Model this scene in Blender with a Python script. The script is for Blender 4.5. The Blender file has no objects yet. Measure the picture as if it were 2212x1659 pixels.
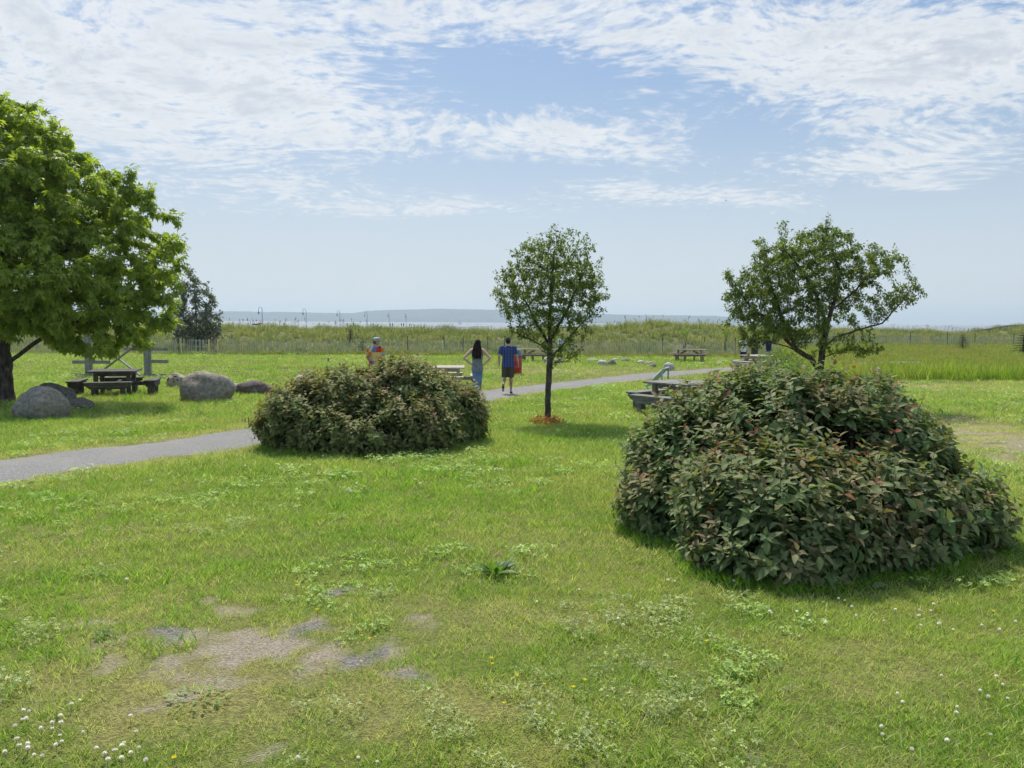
import bpy, bmesh, math, random
import numpy as np
from mathutils import Vector, Matrix, Euler, noise as mnoise

random.seed(7)
RNG = np.random.default_rng(7)
scene = bpy.context.scene
COL = scene.collection
R = math.radians

# ------------------------------------------------------------------ camera
CAM_Z = 1.75
PITCH, ROLL = 4.62, 0.31
cam_d = bpy.data.cameras.new("camera")
cam = bpy.data.objects.new("camera", cam_d)
COL.objects.link(cam)
cam_d.sensor_width = 36.0
cam_d.lens = 27.05
cam_d.clip_start = 0.05
cam_d.clip_end = 30000
CAM_M = (Matrix.Translation((0, 0, CAM_Z)) @ Matrix.Rotation(R(90 - PITCH), 4, 'X') @ Matrix.Rotation(R(ROLL), 4, 'Z'))
cam.matrix_world = CAM_M
scene.camera = cam

# ------------------------------------------------------------------ sun, sky, exposure
SUN_EL, SUN_AZ = 55.0, -14.0          # azimuth measured from +Y (view direction) towards +X
sun_d = bpy.data.lights.new("sun", 'SUN')
sun_d.energy = 4.0
sun_d.angle = R(4.5)
sun_d.color = (1.0, 0.94, 0.83)
sun = bpy.data.objects.new("sun", sun_d)
COL.objects.link(sun)
_sd = Vector((math.sin(R(SUN_AZ)) * math.cos(R(SUN_EL)), math.cos(R(SUN_AZ)) * math.cos(R(SUN_EL)), math.sin(R(SUN_EL))))
sun.rotation_euler = _sd.to_track_quat('Z', 'Y').to_euler()

vs = scene.view_settings
vs.view_transform = 'Standard'
vs.look = 'None'
vs.gamma = 1.0
vs.use_curve_mapping = False
vs.exposure = 0.42
scene.render.engine = 'CYCLES'
scene.cycles.use_denoising = True
scene.cycles.max_bounces = 5
scene.cycles.diffuse_bounces = 3
scene.cycles.glossy_bounces = 2
scene.cycles.transmission_bounces = 4
scene.cycles.transparent_max_bounces = 8
scene.cycles.volume_bounces = 0
scene.cycles.use_adaptive_sampling = True
scene.cycles.adaptive_threshold = 0.02

IW, IH, FPX = 2212.0, 1659.0, 1662.0     # the units in which positions were read off the photograph


def ray(u, v):
    d = CAM_M.to_3x3() @ Vector(((u - IW / 2) / FPX, -(v - IH / 2) / FPX, -1.0))
    return d.normalized()


def skyp(u, v):
    d = ray(u, v)
    z = max(d.z, 0.0) + 0.15
    return d.x / z, d.y / z


class NT:
    """tiny helper to write node trees"""
    def __init__(s, nt):
        s.nt = nt

    def n(s, kind, **kw):
        nd = s.nt.nodes.new(kind)
        for k, v in kw.items():
            if k.startswith('i_'):
                k = k[2:]
                k = int(k) if k.isdigit() else k.replace('_', ' ')
                s.put(nd.inputs[k], v)
            else:
                setattr(nd, k, v)
        return nd

    def put(s, sock, v):
        if isinstance(v, bpy.types.NodeSocket):
            s.nt.links.new(v, sock)
        else:
            if hasattr(sock.default_value, '__len__') and not hasattr(v, '__len__'):
                v = (v,) * len(sock.default_value)
            if hasattr(v, '__len__') and len(sock.default_value) == 4 and len(v) == 3:
                v = (*v, 1.0)
            sock.default_value = v

    def m(s, op, a, b=0.0, c=0.0, clamp=False):
        nd = s.nt.nodes.new('ShaderNodeMath')
        nd.operation = op
        nd.use_clamp = clamp
        s.put(nd.inputs[0], a); s.put(nd.inputs[1], b); s.put(nd.inputs[2], c)
        return nd.outputs[0]

    def vm(s, op, a, b=(0, 0, 0)):
        nd = s.nt.nodes.new('ShaderNodeVectorMath')
        nd.operation = op
        s.put(nd.inputs[0], a); s.put(nd.inputs[1], b)
        return nd.outputs['Value'] if op in ('DISTANCE', 'LENGTH', 'DOT_PRODUCT') else nd.outputs[0]

    def mix(s, f, a, b, mode='MIX'):
        nd = s.nt.nodes.new('ShaderNodeMix')
        nd.data_type = 'RGBA'
        nd.blend_type = mode
        s.put(nd.inputs[0], f); s.put(nd.inputs[6], a); s.put(nd.inputs[7], b)
        return nd.outputs[2]

    def ss(s, x, lo, hi, a=0.0, b=1.0):
        nd = s.nt.nodes.new('ShaderNodeMapRange')
        nd.interpolation_type = 'SMOOTHSTEP'
        s.put(nd.inputs[0], x)
        nd.inputs[1].default_value, nd.inputs[2].default_value = lo, hi
        nd.inputs[3].default_value, nd.inputs[4].default_value = a, b
        return nd.outputs[0]

    def noise(s, vec, scale, detail=3.0, rough=0.55, out='Fac'):
        nd = s.nt.nodes.new('ShaderNodeTexNoise')
        s.put(nd.inputs['Vector'], vec)
        nd.inputs['Scale'].default_value = scale
        nd.inputs['Detail'].default_value = detail
        nd.inputs['Roughness'].default_value = rough
        return nd.outputs[out]


world = bpy.data.worlds.new("World")
scene.world = world
world.use_nodes = True
world.cycles.sampling_method = 'MANUAL'
world.cycles.sample_map_resolution = 512
wt = NT(world.node_tree)
world.node_tree.nodes.clear()
sky_n = wt.n('ShaderNodeTexSky', sky_type='NISHITA', sun_disc=False)
sky_n.sun_elevation = R(SUN_EL)
sky_n.sun_rotation = R(SUN_AZ)
sky_n.altitude = 0
sky_n.air_density = 1.0
sky_n.dust_density = 1.6
sky_n.ozone_density = 1.6
tc = wt.n('ShaderNodeTexCoord')
sep = wt.n('ShaderNodeSeparateXYZ', i_0=tc.outputs['Generated'])
zc = wt.m('MAXIMUM', sep.outputs[2], 0.0)
zz = wt.m('ADD', zc, 0.15)
px = wt.m('DIVIDE', sep.outputs[0], zz)
py = wt.m('DIVIDE', sep.outputs[1], zz)
P = wt.n('ShaderNodeCombineXYZ', i_0=px, i_1=py).outputs[0]
# large cloud sheets and clear gaps of the altocumulus layer, placed on the layer itself
SHEETS = [(280, 230, 560, 270, .31), (760, 425, 330, 60, .30), (650, 200, 210, 120, .16), (1000, 455, 240, 16, .25),
          (1080, 175, 230, 70, -.36), (1500, 215, 260, 45, -.10), (830, 175, 80, 55, -.10),
          (1170, 290, 320, 42, .34), (1400, 340, 160, 26, .20), (1000, 390, 280, 30, -.26), (1640, 300, 270, 30, -.30),
          (1560, 430, 380, 32, .50), (1950, 335, 300, 70, .42), (1800, 170, 330, 80, .28), (1480, 60, 620, 70, .22),
          (2120, 110, 240, 80, .30), (2010, 450, 420, 26, -.34), (2020, 405, 110, 12, .34), (1310, 400, 110, 22, .22)]
cov = None
for (u, v, ru, rv, w) in SHEETS:
    c0 = skyp(u, v); cx0 = skyp(u - ru, v); cx1 = skyp(u + ru, v); cy0 = skyp(u, v + rv); cy1 = skyp(u, v - rv)
    sx = 2.0 / max(abs(cx1[0] - cx0[0]), 1e-3)
    sy = 2.0 / max(abs(cy1[1] - cy0[1]), 1e-3)
    d = wt.vm('SUBTRACT', P, (c0[0], c0[1], 0))
    d = wt.vm('MULTIPLY', d, (sx, sy, 0))
    q = wt.vm('DOT_PRODUCT', d, d)
    g = wt.m('MULTIPLY', wt.m('EXPONENT', wt.m('MULTIPLY', q, -1.0)), w)
    cov = g if cov is None else wt.m('ADD', cov, g)
warp = wt.n('ShaderNodeTexNoise', i_Vector=P, i_Scale=1.3, i_Detail=2.0)
Pw = wt.vm('ADD', P, wt.vm('MULTIPLY', wt.vm('SUBTRACT', warp.outputs['Color'], (.5, .5, .5)), (0.5, 0.5, 0)))
n_big = wt.noise(Pw, 1.1, 4.0, 0.55)
n_mid = wt.noise(wt.vm('MULTIPLY', Pw, (1.0, 1.15, 1.0)), 5.0, 8.0, 0.64)
n_rip = wt.noise(wt.vm('MULTIPLY', Pw, (1.0, 1.25, 1.0)), 17.0, 5.0, 0.62)
f = wt.m('ADD', wt.m('MULTIPLY', n_big, 0.6), wt.m('MULTIPLY', n_mid, 0.9))
f = wt.m('ADD', f, wt.m('MULTIPLY', n_rip, 1.1))
f = wt.m('ADD', f, cov)
low = wt.ss(sep.outputs[2], 0.02, 0.32, -0.48, 0.05)      # the layer thins out far away
f = wt.m('ADD', f, low)
mask = wt.ss(f, 1.23, 1.64)
# thin parts white, thick parts greyer
thick = wt.ss(f, 1.48, 2.0)
ccol = wt.mix(thick, (7.9, 8.05, 8.15), (5.1, 5.6, 6.25))
ccol = wt.mix(wt.ss(n_mid, .40, .64, 0.0, .5), ccol, (5.9, 6.35, 6.9))
hz = wt.ss(sep.outputs[2], -0.04, 0.38, 1.0, 0.0)
base_blue = wt.mix(0.55, sky_n.outputs[0], (1.6, 3.2, 5.7))
base = wt.mix(wt.m('MULTIPLY', wt.m('POWER', hz, 1.15), .96), base_blue, (6.1, 6.7, 7.0))
skyc = wt.mix(wt.m('MULTIPLY', mask, .92), base, ccol)
bg = wt.n('ShaderNodeBackground', i_Color=skyc, i_Strength=0.087)
wo = wt.n('ShaderNodeOutputWorld', i_Surface=bg.outputs[0])

# ------------------------------------------------------------------ numeric helpers
def vhash(ix, iy, seed=0):
    h = (ix.astype(np.int64) * 374761393 + iy.astype(np.int64) * 668265263 + seed * 1274126177) & 0xFFFFFFFF
    h = ((h ^ (h >> 13)) * 1274126177) & 0xFFFFFFFF
    return ((h ^ (h >> 16)) & 0xFFFFFF) / float(0xFFFFFF)


def vnoise(x, y, s, seed=0, octs=1):
    """value noise 0..1, feature size s metres"""
    tot, amp, nrm = 0.0, 1.0, 0.0
    for o in range(octs):
        X, Y = x / s, y / s
        ix, iy = np.floor(X), np.floor(Y)
        fx, fy = X - ix, Y - iy
        fx = fx * fx * (3 - 2 * fx); fy = fy * fy * (3 - 2 * fy)
        a = vhash(ix, iy, seed + o); b = vhash(ix + 1, iy, seed + o); c = vhash(ix, iy + 1, seed + o); d = vhash(ix + 1, iy + 1, seed + o)
        tot = tot + amp * ((a * (1 - fx) + b * fx) * (1 - fy) + (c * (1 - fx) + d * fx) * fy)
        nrm += amp
        amp *= 0.5; s *= 0.5
    return tot / nrm


def sstep(x, a, b):
    t = np.clip((x - a) / (b - a), 0, 1)
    return t * t * (3 - 2 * t)


def dune_start(x):
    return 58.0 + 30.0 * sstep(x, 17.0, 31.0)


CREST_X = np.array([-90, -38, -26, -18, -9, -4.5, 0, 8, 11.5, 14.2, 18, 22.5, 32, 50, 58, 61.5, 63, 65.5, 67.5, 76, 120])
CREST_Z = np.array([.9, .90, .88, .86, .72, .55, .66, 1.0, 1.3, 1.55, 1.22, 1.1, .85, .62, .55, .25, .3, .85, 1.25, 1.4, 1.3])
GY = np.array([-60, 0, 3, 5, 7, 10, 13, 16.5, 22, 25, 32, 50, 56, 70, 87, 120.])
GZ = np.array([.1, 0.02, 0, -.03, -.08, -.18, -.28, -.38, -.48, -.57, -.63, -.70, -.76, -.74, -.65, -.65])
_gyd = np.linspace(-60, 120, 721)
_gzd = np.interp(_gyd, GY, GZ)
_k = np.exp(-np.linspace(-2, 2, 17) ** 2); _k /= _k.sum()
_gzd = np.convolve(np.pad(_gzd, 8, mode='edge'), _k, mode='valid')


def terrain(x, y):
    x = np.asarray(x, float); y = np.asarray(y, float)
    z = np.interp(y, _gyd, _gzd)
    z = z + (vnoise(x, y, 4.0, 3, 2) - .5) * 0.10 * sstep(y, 4, 16)
    z = z + (vnoise(x, y, 0.7, 9, 2) - .5) * 0.03
    ds = dune_start(x)
    yc = ds + 17
    crest = np.interp(x, CREST_X, CREST_Z) + (vnoise(x, y, 3.0, 21, 3) - .5) * .28
    up = sstep(y, ds + .3, yc)
    z = z * (1 - up) + crest * up
    z = z + up * (vnoise(x, y, 1.6, 33, 2) - .5) * .25
    dn = sstep(y, yc + 3, yc + 26)
    z = z * (1 - dn) + (-2.7) * dn
    deep = sstep(y, yc + 26, yc + 70)
    z = z - 3.4 * deep
    return z


def tz(x, y):
    return float(terrain(np.array([x]), np.array([y]))[0])


def hit(u, v):
    """point of the ground seen at a spot of the photograph"""
    d = ray(u, v)
    o = Vector((0, 0, CAM_Z))
    ts = 1.0 * 1.01 ** np.arange(600)
    for _ in range(3):
        q = o.z + d.z * ts - terrain(d.x * ts, d.y * ts)
        k = int(np.argmax(q <= 0))
        k = max(k, 1)
        ts = np.linspace(ts[k - 1], ts[k], 20)
    return o + d * float(ts[-1] + ts[0]) * .5


def at(u, v, Y):
    """point at depth Y on the line of sight through a spot of the photograph"""
    d = ray(u, v)
    return Vector((0, 0, CAM_Z)) + d * (Y / d.y)


# ------------------------------------------------------------------ object helpers
def np_mesh(name, V, T, attrs=None, smooth=False):
    V = np.asarray(V, np.float32); T = np.asarray(T, np.int32)
    me = bpy.data.meshes.new(name)
    k = T.shape[1] if len(T) else 3
    me.vertices.add(len(V)); me.vertices.foreach_set('co', V.ravel())
    if len(T):
        me.loops.add(T.size); me.loops.foreach_set('vertex_index', T.ravel())
        me.polygons.add(len(T))
        me.polygons.foreach_set('loop_start', np.arange(0, T.size, k, dtype=np.int32))
        me.polygons.foreach_set('loop_total', np.full(len(T), k, np.int32))
        if smooth:
            me.polygons.foreach_set('use_smooth', np.ones(len(T), bool))
    for an, (typ, dat) in (attrs or {}).items():
        a = me.attributes.new(an, typ, 'POINT')
        dat = np.asarray(dat)
        if typ == 'FLOAT_COLOR':
            if dat.shape[1] == 3:
                dat = np.concatenate([dat, np.ones((len(dat), 1))], 1)
            a.data.foreach_set('color', dat.astype(np.float32).ravel())
        elif typ == 'INT':
            a.data.foreach_set('value', dat.astype(np.int32))
        else:
            a.data.foreach_set('value', dat.astype(np.float32))
    me.update(calc_edges=True)
    me.validate()
    return me


def add(name, me, mat=None, parent=None, loc=None, rot=None):
    o = bpy.data.objects.new(name, me)
    COL.objects.link(o)
    if mat is not None:
        for m in (mat if isinstance(mat, (list, tuple)) else [mat]):
            me.materials.append(m)
    if parent is not None:
        o.parent = parent
    if loc is not None: o.location = loc
    if rot is not None: o.rotation_euler = rot
    return o


def empty(name, loc=(0, 0, 0), rz=0.0):
    o = bpy.data.objects.new(name, None)
    COL.objects.link(o)
    o.location = loc
    o.rotation_euler = (0, 0, rz)
    o.empty_display_size = 0.2
    return o


def tag(o, label=None, cat=None, group=None, kind=None):
    if label: o['label'] = label
    if cat: o['category'] = cat
    if group: o['group'] = group
    if kind: o['kind'] = kind
    return o


class MB:
    """collects boxes, tubes and lofts into one mesh"""
    def __init__(s):
        s.v, s.f = [], []

    def box(s, c, size, rot=None, bev=0.0):
        hx, hy, hz = [q / 2 for q in size]
        b = min(bev, hx * .8, hy * .8, hz * .8)
        M = rot if isinstance(rot, Matrix) else (Euler(rot).to_matrix() if rot is not None else Matrix.Identity(3))
        c = Vector(c)
        n0 = len(s.v)
        if b <= 0:
            pts = [(x * hx, y * hy, z * hz) for z in (-1, 1) for y in (-1, 1) for x in (-1, 1)]
            fs = [(0, 2, 3, 1), (4, 5, 7, 6), (0, 1, 5, 4), (2, 6, 7, 3), (0, 4, 6, 2), (1, 3, 7, 5)]
        else:
            pts, idx = [], {}
            for z in (-1, 1):
                for y in (-1, 1):
                    for x in (-1, 1):
                        for ax in range(3):
                            p = [x * hx, y * hy, z * hz]
                            for k in range(3):
                                if k != ax:
                                    p[k] -= (x, y, z)[k] * b
                            idx[(x, y, z, ax)] = len(pts)
                            pts.append(tuple(p))
            fs = []
            for ax in range(3):
                o1, o2 = [(1, 2), (2, 0), (0, 1)][ax]
                for sg in (-1, 1):
                    q = []
                    for a, bb in ((-1, -1), (1, -1), (1, 1), (-1, 1)):
                        k = [0, 0, 0]; k[ax] = sg; k[o1] = a; k[o2] = bb
                        q.append(idx[(*k, ax)])
                    fs.append(tuple(q if sg > 0 else q[::-1]))
            for ax in range(3):       # edge strips
                o1, o2 = [(1, 2), (2, 0), (0, 1)][ax]
                for a in (-1, 1):
                    for bb in (-1, 1):
                        k1 = [0, 0, 0]; k2 = [0, 0, 0]
                        k1[ax] = -1; k2[ax] = 1
                        for k in (k1, k2): k[o1] = a; k[o2] = bb
                        q = (idx[(*k1, o1)], idx[(*k2, o1)], idx[(*k2, o2)], idx[(*k1, o2)])
                        fs.append(q if a * bb > 0 else q[::-1])
            for z in (-1, 1):
                for y in (-1, 1):
                    for x in (-1, 1):
                        q = (idx[(x, y, z, 0)], idx[(x, y, z, 1)], idx[(x, y, z, 2)])
                        fs.append(q if x * y * z > 0 else q[::-1])
        s.v += [tuple(c + M @ Vector(p)) for p in pts]
        s.f += [tuple(i + n0 for i in q) for q in fs]
        return s

    def bar(s, a, b, w, h, bev=0.0, up=(0, 0, 1)):
        a, b = Vector(a), Vector(b)
        y = (b - a).normalized()
        z = Vector(up)
        z = (z - y * z.dot(y))
        z = z.normalized() if z.length > 1e-4 else y.orthogonal().normalized()
        x = y.cross(z)
        return s.box((a + b) / 2, (w, (b - a).length, h), Matrix((x, y, z)).transposed(), bev)

    def loft(s, pts, rad, n=10, ref=(1, 0, 0), cap=True):
        """tube through pts; rad: number or (rx, ry) per point, rx along ref"""
        pts = [Vector(p) for p in pts]
        n0 = len(s.v)
        for i, p in enumerate(pts):
            t = (pts[min(i + 1, len(pts) - 1)] - pts[max(i - 1, 0)]).normalized()
            x = Vector(ref); x = x - t * x.dot(t)
            x = x.normalized() if x.length > 1e-3 else t.orthogonal().normalized()
            y = t.cross(x)
            r = rad[i] if not isinstance(rad, (int, float)) else rad
            rx, ry = (r, r) if isinstance(r, (int, float)) else r
            for k in range(n):
                a = 2 * math.pi * k / n
                s.v.append(tuple(p + x * (math.cos(a) * rx) + y * (math.sin(a) * ry)))
        for i in range(len(pts) - 1):
            for k in range(n):
                a, b = n0 + i * n + k, n0 + i * n + (k + 1) % n
                s.f.append((a, b, b + n, a + n))
        if cap:
            s.f.append(tuple(n0 + k for k in range(n))[::-1])
            e = n0 + (len(pts) - 1) * n
            s.f.append(tuple(e + k for k in range(n)))
        return s

    def ball(s, c, r, n=10, m=7, rot=None):
        c = Vector(c)
        r = (r, r, r) if isinstance(r, (int, float)) else r
        M = Euler(rot).to_matrix() if rot is not None else Matrix.Identity(3)
        n0 = len(s.v)
        for i in range(1, m):
            th = math.pi * i / m
            for k in range(n):
                a = 2 * math.pi * k / n
                s.v.append(tuple(c + M @ Vector((math.sin(th) * math.cos(a) * r[0], math.sin(th) * math.sin(a) * r[1], math.cos(th) * r[2]))))
        s.v.append(tuple(c + M @ Vector((0, 0, r[2])))); s.v.append(tuple(c + M @ Vector((0, 0, -r[2]))))
        T, B = len(s.v) - 2, len(s.v) - 1
        for i in range(m - 2):
            for k in range(n):
                a, b = n0 + i * n + k, n0 + i * n + (k + 1) % n
                s.f.append((a, a + n, b + n, b))
        for k in range(n):
            s.f.append((T, n0 + k, n0 + (k + 1) % n))
            e = n0 + (m - 2) * n
            s.f.append((B, e + (k + 1) % n, e + k))
        return s

    def prism(s, outline, depth, M=None, off=(0, 0, 0)):
        """outline in local xz, extruded along local y by depth (centred)"""
        M = M or Matrix.Identity(3)
        n0 = len(s.v); k = len(outline); off = Vector(off)
        for sg in (-.5, .5):
            for (x, z) in outline:
                s.v.append(tuple(off + M @ Vector((x, sg * depth, z))))
        s.f.append(tuple(range(n0, n0 + k)))
        s.f.append(tuple(range(n0 + 2 * k - 1, n0 + k - 1, -1)))
        for i in range(k):
            j = (i + 1) % k
            s.f.append((n0 + j, n0 + i, n0 + k + i, n0 + k + j))
        return s

    def mesh(s, name, smooth=False):
        me = bpy.data.meshes.new(name)
        me.from_pydata(s.v, [], s.f)
        if smooth:
            me.polygons.foreach_set('use_smooth', [True] * len(me.polygons))
        me.update()
        return me

    def build(s, name, mat, parent=None, smooth=False, loc=None, rot=None):
        return add(name, s.mesh(name, smooth), mat, parent, loc, rot)


def copy_tree(o, parent=None):
    c = o.copy()
    COL.objects.link(c)
    if parent is not None:
        c.parent = parent
    for ch in list(o.children):
        copy_tree(ch, c)
    return c


# ------------------------------------------------------------------ materials
def new_mat(name):
    m = bpy.data.materials.new(name)
    m.use_nodes = True
    m.node_tree.nodes.clear()
    t = NT(m.node_tree)
    out = t.n('ShaderNodeOutputMaterial')
    return m, t, out


def pbr(t, out, col, rough=0.7, spec=0.3, metal=0.0, bump=None, bstr=0.3, bdist=0.02):
    b = t.n('ShaderNodeBsdfPrincipled')
    t.put(b.inputs['Base Color'], col)
    t.put(b.inputs['Roughness'], rough)
    t.put(b.inputs['Specular IOR Level'], spec)
    t.put(b.inputs['Metallic'], metal)
    if bump is not None:
        bn = t.n('ShaderNodeBump', i_Strength=bstr, i_Distance=bdist, i_Height=bump)
        t.put(b.inputs['Normal'], bn.outputs[0])
    t.put(out.inputs[0], b.outputs[0])
    return b


def pos(t):
    return t.n('ShaderNodeNewGeometry').outputs['Position']


def obc(t):
    return t.n('ShaderNodeTexCoord').outputs['Object']


def leaf_mat(name, trans=0.35, rough=0.45, spec=0.4, tcol=(1.25, 1.3, .55)):
    m, t, out = new_mat(name)
    a = t.n('ShaderNodeAttribute', attribute_name='col')
    b = t.n('ShaderNodeBsdfPrincipled', i_Roughness=rough)
    t.put(b.inputs['Base Color'], a.outputs['Color'])
    t.put(b.inputs['Specular IOR Level'], spec)
    tr = t.n('ShaderNodeBsdfTranslucent')
    t.put(tr.inputs[0], t.mix(1.0, a.outputs['Color'], tcol, 'MULTIPLY'))
    mx = t.n('ShaderNodeMixShader', i_0=trans, i_1=b.outputs[0], i_2=tr.outputs[0])
    t.put(out.inputs[0], mx.outputs[0])
    return m


def lawn_base(t, p):
    """colour of living turf from slow noise: fresh green, yellow green, straw"""
    n1 = t.noise(p, 0.55, 4.0, .6)
    n2 = t.noise(p, 2.6, 4.0, .6)
    n3 = t.noise(p, 0.16, 2.0, .5)
    c = t.mix(t.ss(n1, .36, .66), (.118, .200, .020), (.205, .262, .042))
    c = t.mix(t.ss(n2, .46, .72, 0, .65), c, (.25, .245, .075))
    c = t.mix(t.ss(n3, .45, .7, 0, .45), c, (.265, .255, .07))
    return c


def wood_mat(name, c1, c2, scale=1.0, rough=.85):
    m, t, out = new_mat(name)
    o = t.n('ShaderNodeTexCoord').outputs['Object']
    oi = t.n('ShaderNodeObjectInfo')
    p = t.vm('ADD', o, t.vm('MULTIPLY', t.n('ShaderNodeCombineXYZ', i_0=oi.outputs['Random'], i_1=oi.outputs['Random'], i_2=oi.outputs['Random']).outputs[0], (7, 13, 5)))
    g = t.noise(t.vm('MULTIPLY', p, (3 * scale, 30 * scale, 30 * scale)), 1.0, 5.0, .65)
    g2 = t.noise(p, 4.0 * scale, 4.0, .6)
    c = t.mix(t.ss(g, .32, .68), c1, c2)
    c = t.mix(t.ss(g2, .42, .75, 0, .5), c, tuple(q * .55 for q in c1))
    c = t.mix(t.m('MULTIPLY', oi.outputs['Random'], .3), c, c2)
    pbr(t, out, c, rough, .2, bump=g, bstr=.5, bdist=.006)
    return m


def plain_mat(name, c, rough=.6, spec=.3, metal=0.0, var=.15, scale=6.0):
    m, t, out = new_mat(name)
    n = t.noise(obc(t), scale, 4.0, .6)
    cc = t.mix(t.ss(n, .3, .7), tuple(q * (1 - var) for q in c), tuple(min(1, q * (1 + var)) for q in c))
    pbr(t, out, cc, rough, spec, metal)
    return m


MAT = {}

# ================================================================== GROUND
_BLOB = {}


def gblob(x, y, u, v, ru, rv):
    k = (u, v, ru, rv)
    if k not in _BLOB:
        c = hit(u, v); a = hit(u + ru, v); b = hit(u, v - rv); b2 = hit(u, v + rv)
        _BLOB[k] = (c, abs(a.x - c.x), max((b.y - b2.y) / 2, .03))
    c, sx, sy = _BLOB[k]
    return np.exp(-(((x - c.x) / sx) ** 2 + ((y - c.y) / sy) ** 2))


PATH_TOP = [(0, 998), (150, 975), (300, 957), (450, 938), (560, 924), (700, 903), (850, 877), (950, 861), (1030, 848), (1100, 837), (1180, 828), (1300, 817), (1400, 806), (1500, 799), (1560, 795), (1600, 793)]
PATH_BOT = [(0, 1042), (150, 1018), (300, 1000), (450, 982), (560, 964), (700, 938), (850, 908), (950, 888), (1040, 868), (1100, 856), (1180, 846), (1300, 830), (1400, 817), (1500, 807), (1560, 802), (1600, 800)]
_pt = [hit(u, v) for u, v in PATH_TOP]; _pb = [hit(u, v) for u, v in PATH_BOT]
_pc = [(a + b) / 2 for a, b in zip(_pt, _pb)]
_pw = [max(0.55, min(1.0, (Vector((a.x, a.y)) - Vector((b.x, b.y))).length / 2 * .93)) for a, b in zip(_pt, _pb)]
d0 = (_pc[0] - _pc[1]).normalized()
_pc = [_pc[0] + d0 * 40 + Vector((0, -12, 0)), _pc[0] + d0 * 14 + Vector((0, -2, 0)), _pc[0] + d0 * 5] + _pc + [_pc[-1] + Vector((4, 4, 0)), _pc[-1] + Vector((14, 9, 0))]
_pw = [.8, .8, .75] + _pw + [.8, .8]
PCX = np.array([p.x for p in _pc]); PCY = np.array([p.y for p in _pc]); PW = np.array(_pw)
_s = np.concatenate([[0], np.cumsum(np.hypot(np.diff(PCX), np.diff(PCY)))])
_ss = np.linspace(0, _s[-1], 900)
PX, PY, PWD = np.interp(_ss, _s, PCX), np.interp(_ss, _s, PCY), np.interp(_ss, _s, PW)
_kk = np.exp(-np.linspace(-2, 2, 25) ** 2); _kk /= _kk.sum()
for _n in ('PX', 'PY', 'PWD'):
    globals()[_n] = np.convolve(np.pad(globals()[_n], 12, mode='edge'), _kk, mode='valid')


def path_dist(x, y):
    """signed distance to the edge of the path, negative on it"""
    x = np.asarray(x, float).ravel(); y = np.asarray(y, float).ravel()
    out = np.full(len(x), 1e9)
    S = 6
    qx, qy, qw = PX[::S], PY[::S], PWD[::S]
    for a in range(0, len(x), 20000):
        d = np.hypot(x[a:a + 20000, None] - qx[None], y[a:a + 20000, None] - qy[None]) - qw[None]
        out[a:a + 20000] = d.min(1)
    return out


def meadow_mask(x, y):
    edge = 32.2 + (vnoise(x, y, 2.0, 41, 2) - .5) * 1.2
    left = 13.2 + (y - 33) * .10 + (vnoise(x, y, 2.5, 44, 2) - .5) * 2.0
    return sstep(y, edge, edge + .8) * sstep(x, left, left + 1.2)


BARE = [(560, 1410, 330, 75, .41), (250, 1390, 180, 45, .38), (860, 1440, 140, 50, .37), (560, 1400, 130, 34, 1.0), (640, 1365, 60, 22, .9), (340, 1375, 48, 18, .95), (738, 1288, 34, 16, .85), (462, 1300, 34, 24, .75), (190, 1362, 55, 26, .6),
        (770, 1412, 36, 26, .85), (900, 1465, 44, 12, .8), (1168, 1222, 24, 12, .8), (700, 1490, 60, 14, .35), (1020, 1560, 40, 10, .4), (560, 1600, 90, 20, .35), (380, 1480, 80, 18, .4),
        (1315, 1345, 30, 10, .3), (2120, 945, 120, 36, .72), (2160, 990, 70, 22, .62), (2060, 915, 70, 16, .5), (2205, 872, 26, 4, .9), (1980, 835, 110, 4, .55), (150, 1490, 60, 14, .35), (1270, 1215, 26, 10, .35)]
GRAV = [(650, 1365, 55, 22), (335, 1375, 45, 20), (740, 1285, 40, 20), (770, 1420, 40, 34), (1168, 1222, 30, 20), (905, 1470, 40, 12)]
DRY = [(420, 1480, 460, 110, 1.0), (1000, 1340, 300, 50, .6), (900, 1530, 260, 70, .75), (560, 1410, 330, 80, .8), (1860, 1450, 240, 60, .4), (2120, 940, 230, 90, 1.2), (1250, 1180, 220, 40, .35), (60, 1180, 200, 60, .35),
       (1930, 835, 330, 14, .6), (300, 1330, 260, 50, .5), (1180, 800, 260, 9, .6), (1500, 1560, 300, 70, .25)]


def ground_masks(x, y):
    x = np.asarray(x, float); y = np.asarray(y, float)
    bare = np.zeros_like(x); grav = np.zeros_like(x); dry = np.zeros_like(x)
    wx = x + (vnoise(x, y, .35, 61, 3) - .5) * .5
    wy = y + (vnoise(x, y, .35, 67, 3) - .5) * .5
    for (u, v, a, b, w) in BARE: bare = np.maximum(bare, w * gblob(wx, wy, u, v, a * 1.45, b * 1.4))
    for (u, v, a, b) in GRAV: grav = np.maximum(grav, gblob(wx, wy, u, v, a, b))
    for (u, v, a, b, w) in DRY: dry = np.maximum(dry, w * gblob(wx, wy, u, v, a, b))
    fine = vnoise(x, y, .16, 71, 3)
    bare = sstep(bare + (fine - .5) * 1.25 + (vnoise(x, y, .5, 73, 2) - .5) * .6, .40, .72)
    pd = path_dist(x, y).reshape(x.shape)
    dry = np.maximum(dry, .75 * np.exp(-np.clip(pd, 0, None) ** 2 / .30))
    dry = np.clip(dry * (.55 + .9 * vnoise(x, y, .5, 77, 3)), 0, 1)
    return bare, grav, dry, pd


def lines(segs):
    out = []
    for a, b, st in segs:
        out.append(np.arange(a, b - 1e-6, st))
    return np.concatenate(out + [[segs[-1][1]]])


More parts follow.
